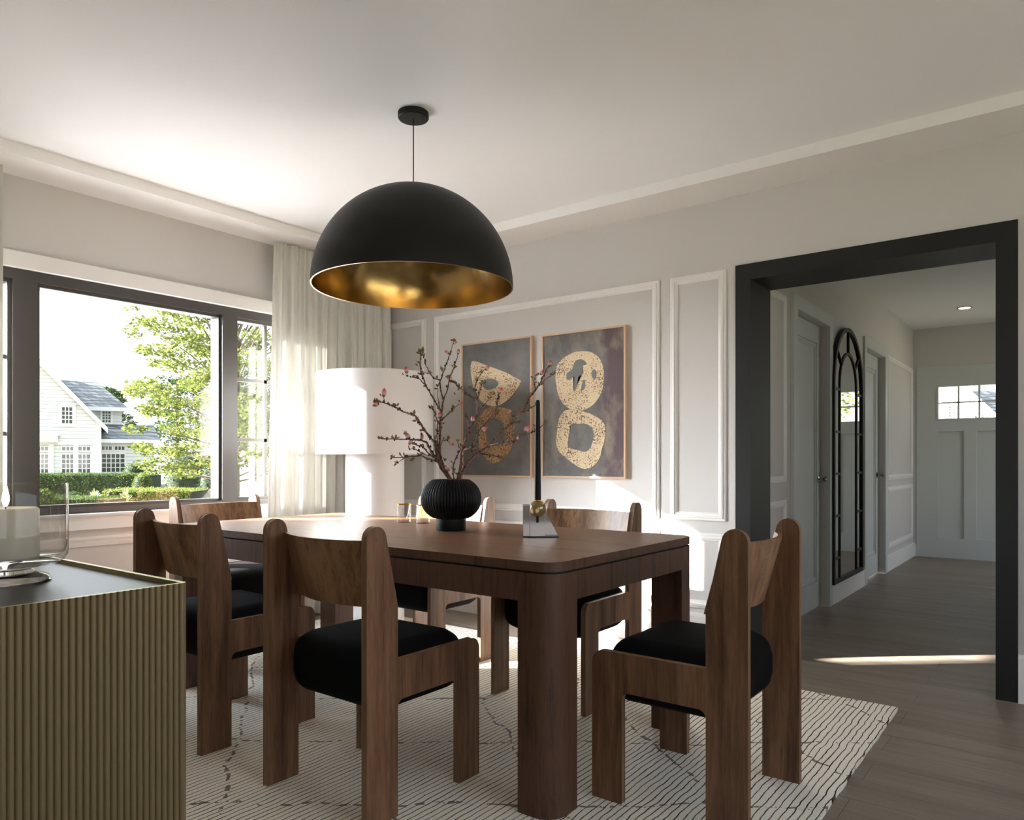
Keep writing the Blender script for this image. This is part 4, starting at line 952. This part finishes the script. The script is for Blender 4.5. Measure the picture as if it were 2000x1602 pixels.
gshrub('leafy_shrub', 'loose leafy shrub seen through the glass hurricane', 82, 955, 20, 46, 1500, .07, M['lf_bright'], 62)
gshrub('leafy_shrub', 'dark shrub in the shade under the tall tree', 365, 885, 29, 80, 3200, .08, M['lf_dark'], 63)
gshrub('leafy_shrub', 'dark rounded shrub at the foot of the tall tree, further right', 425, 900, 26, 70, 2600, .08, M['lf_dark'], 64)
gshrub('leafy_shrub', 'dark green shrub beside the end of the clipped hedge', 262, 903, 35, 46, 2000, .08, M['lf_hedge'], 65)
# hedge
rnd = random.Random(70)
def hedge(label, pxa, pxb, ytop, d0, dd, n, size, mat):
    a, b = W(pxa, ytop, d0), W(pxb, ytop, d0); L = (b-a).length; o = Vector(((a.x+b.x)/2, (a.y+b.y)/2, GZ0)); t = thing('hedge', label, 'hedge', o, A); top = a.z-GZ0
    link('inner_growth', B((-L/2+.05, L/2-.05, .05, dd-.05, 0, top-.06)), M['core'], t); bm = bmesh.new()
    for _ in range(n):
        f = rnd.random(); x = rnd.uniform(-L/2, L/2)
        q = Vector((x, rnd.uniform(0, dd), top+rnd.uniform(-.07, .02))) if f < .4 else Vector((x, rnd.uniform(-.05, .06), rnd.uniform(0, top)))
        leaves_bm(bm, q, (.03, .03, .03), 1, size, rnd)
    link('foliage', bm, mat, t)
hedge('long clipped green hedge in front of the white house', 20, 285, 926, 31, 1.5, 9000, .075, M['lf_hedge'])
hedge('low yellow-green ground-cover hedge along the garden bed', 200, 372, 957, 23, 1.6, 6500, .06, M['lf_bright'])
hedge('low green edging in the front of the garden bed', 60, 215, 972, 20.5, 1.0, 4200, .05, M['lf_hedge'])
def spiky(label, px_, ytop, d_, wpx, mat, seed):
    rnd = random.Random(seed); c = W(px_, ytop, d_); top = c.z; r_ = wpx/F*d_/2; o = Vector((c.x, c.y, GZ0)); t = tag(thing('spiky_plant', label, 'garden plant', o), label, 'garden plant'); bm = bmesh.new()
    for _ in range(70):
        a = rnd.uniform(0, 6.28); f = rnd.random()**.6; e_ = Vector((math.cos(a)*r_*f, math.sin(a)*r_*f, (top-GZ0)*(1-.35*f)*rnd.uniform(.8, 1))); m2 = Vector((e_.x*.35, e_.y*.35, e_.z*.75)); s = Vector((-math.sin(a), math.cos(a), 0))*.02
        v = [bm.verts.new(x) for x in (-s, s, m2+s, m2-s, e_)]; bm.faces.new((v[0], v[1], v[2], v[3])); bm.faces.new((v[3], v[2], v[4]))
    link('blades', bm, mat, t)
spiky('pale spiky-leaved plant in the bed below the house', 184, 947, 22.1, 34, M['paleblade'], 80)
spiky('silvery spiky plant beside the clipped round bush', 246, 944, 22, 26, M['paleblade'], 81)
gshrub('flower_clump', 'small coral-pink flower clump between the spiky plants', 215, 956, 21.6, 12, 260, .03, M['pinkfl'], 82, cat='flowers')
struct('bounce_slab', B((-12.5, XW-.26, -14, 7.5, GZ0, GZ0+.04)), M['bounce_slab'], 'added pale slab outside the window, unseen below the sill, bouncing sunlight indoors', 'bounce_slab')  # added reflector, hidden below the sill, throws sunlight up to the ceiling
a = W(430, 950, 17); bm = bmesh.new(); box(bm, -.9, .9, -5, 6, 0, .02); pth = struct('path', bm, M['paving'], 'pale stone garden path at the right of the window view', 'path'); pth.location = (a.x, a.y, GZ0); pth.rotation_euler = (0, 0, A-.2)

# ---------------------------------------------------------------- lights
sd = Vector((1, .868, -.49)).normalized()
sl = bpy.data.lights.new('sun', 'SUN'); sl.energy = 34; sl.angle = math.radians(.7); sl.color = (1, .96, .93)
so = bpy.data.objects.new('sun', sl); COL.objects.link(so); so.location = (-14, -12, 9); so.rotation_mode = 'QUATERNION'; so.rotation_quaternion = sd.to_track_quat('-Z', 'Y')
SKY_BASE, GLOW_K, GLOW_N = .8, 37.0, 9.0
wd = bpy.data.worlds.new('sky'); S.world = wd; wd.use_nodes = True; nt = wd.node_tree; bgk = nt.nodes['Background']
tcw = nt.nodes.new('ShaderNodeTexCoord'); sp = nt.nodes.new('ShaderNodeSeparateXYZ'); nt.links.new(tcw.outputs['Generated'], sp.inputs[0])
rp = nt.nodes.new('ShaderNodeValToRGB'); rp.color_ramp.elements[0].position = 0; rp.color_ramp.elements[0].color = (.97, .98, 1, 1); rp.color_ramp.elements[1].position = .8; rp.color_ramp.elements[1].color = (.62, .78, 1, 1)
nt.links.new(sp.outputs[2], rp.inputs[0])
# the sky brightens towards the low sun
gd = nt.nodes.new('ShaderNodeVectorMath'); gd.operation = 'DOT_PRODUCT'; nt.links.new(tcw.outputs['Generated'], gd.inputs[0]); gd.inputs[1].default_value = -sd
def wm(op, a, b):
    x = nt.nodes.new('ShaderNodeMath'); x.operation = op
    for i_, v_ in enumerate((a, b)):
        if isinstance(v_, (int, float)): x.inputs[i_].default_value = v_
        else: nt.links.new(v_, x.inputs[i_])
    return x.outputs[0]
east = wm('MULTIPLY', wm('MAXIMUM', sp.outputs[2], 0), .9)
glow = wm('MULTIPLY', wm('POWER', wm('MAXIMUM', gd.outputs['Value'], 0), GLOW_N), GLOW_K)
cl = nt.nodes.new('ShaderNodeTexNoise'); cl.inputs['Scale'].default_value = 3; cl.inputs['Detail'].default_value = 5; nt.links.new(tcw.outputs['Generated'], cl.inputs[0])
base_ = wm('ADD', wm('MULTIPLY', cl.outputs['Fac'], .25), SKY_BASE)
nt.links.new(rp.outputs[0], bgk.inputs[0]); nt.links.new(wm('ADD', wm('ADD', base_, east), glow), bgk.inputs[1])
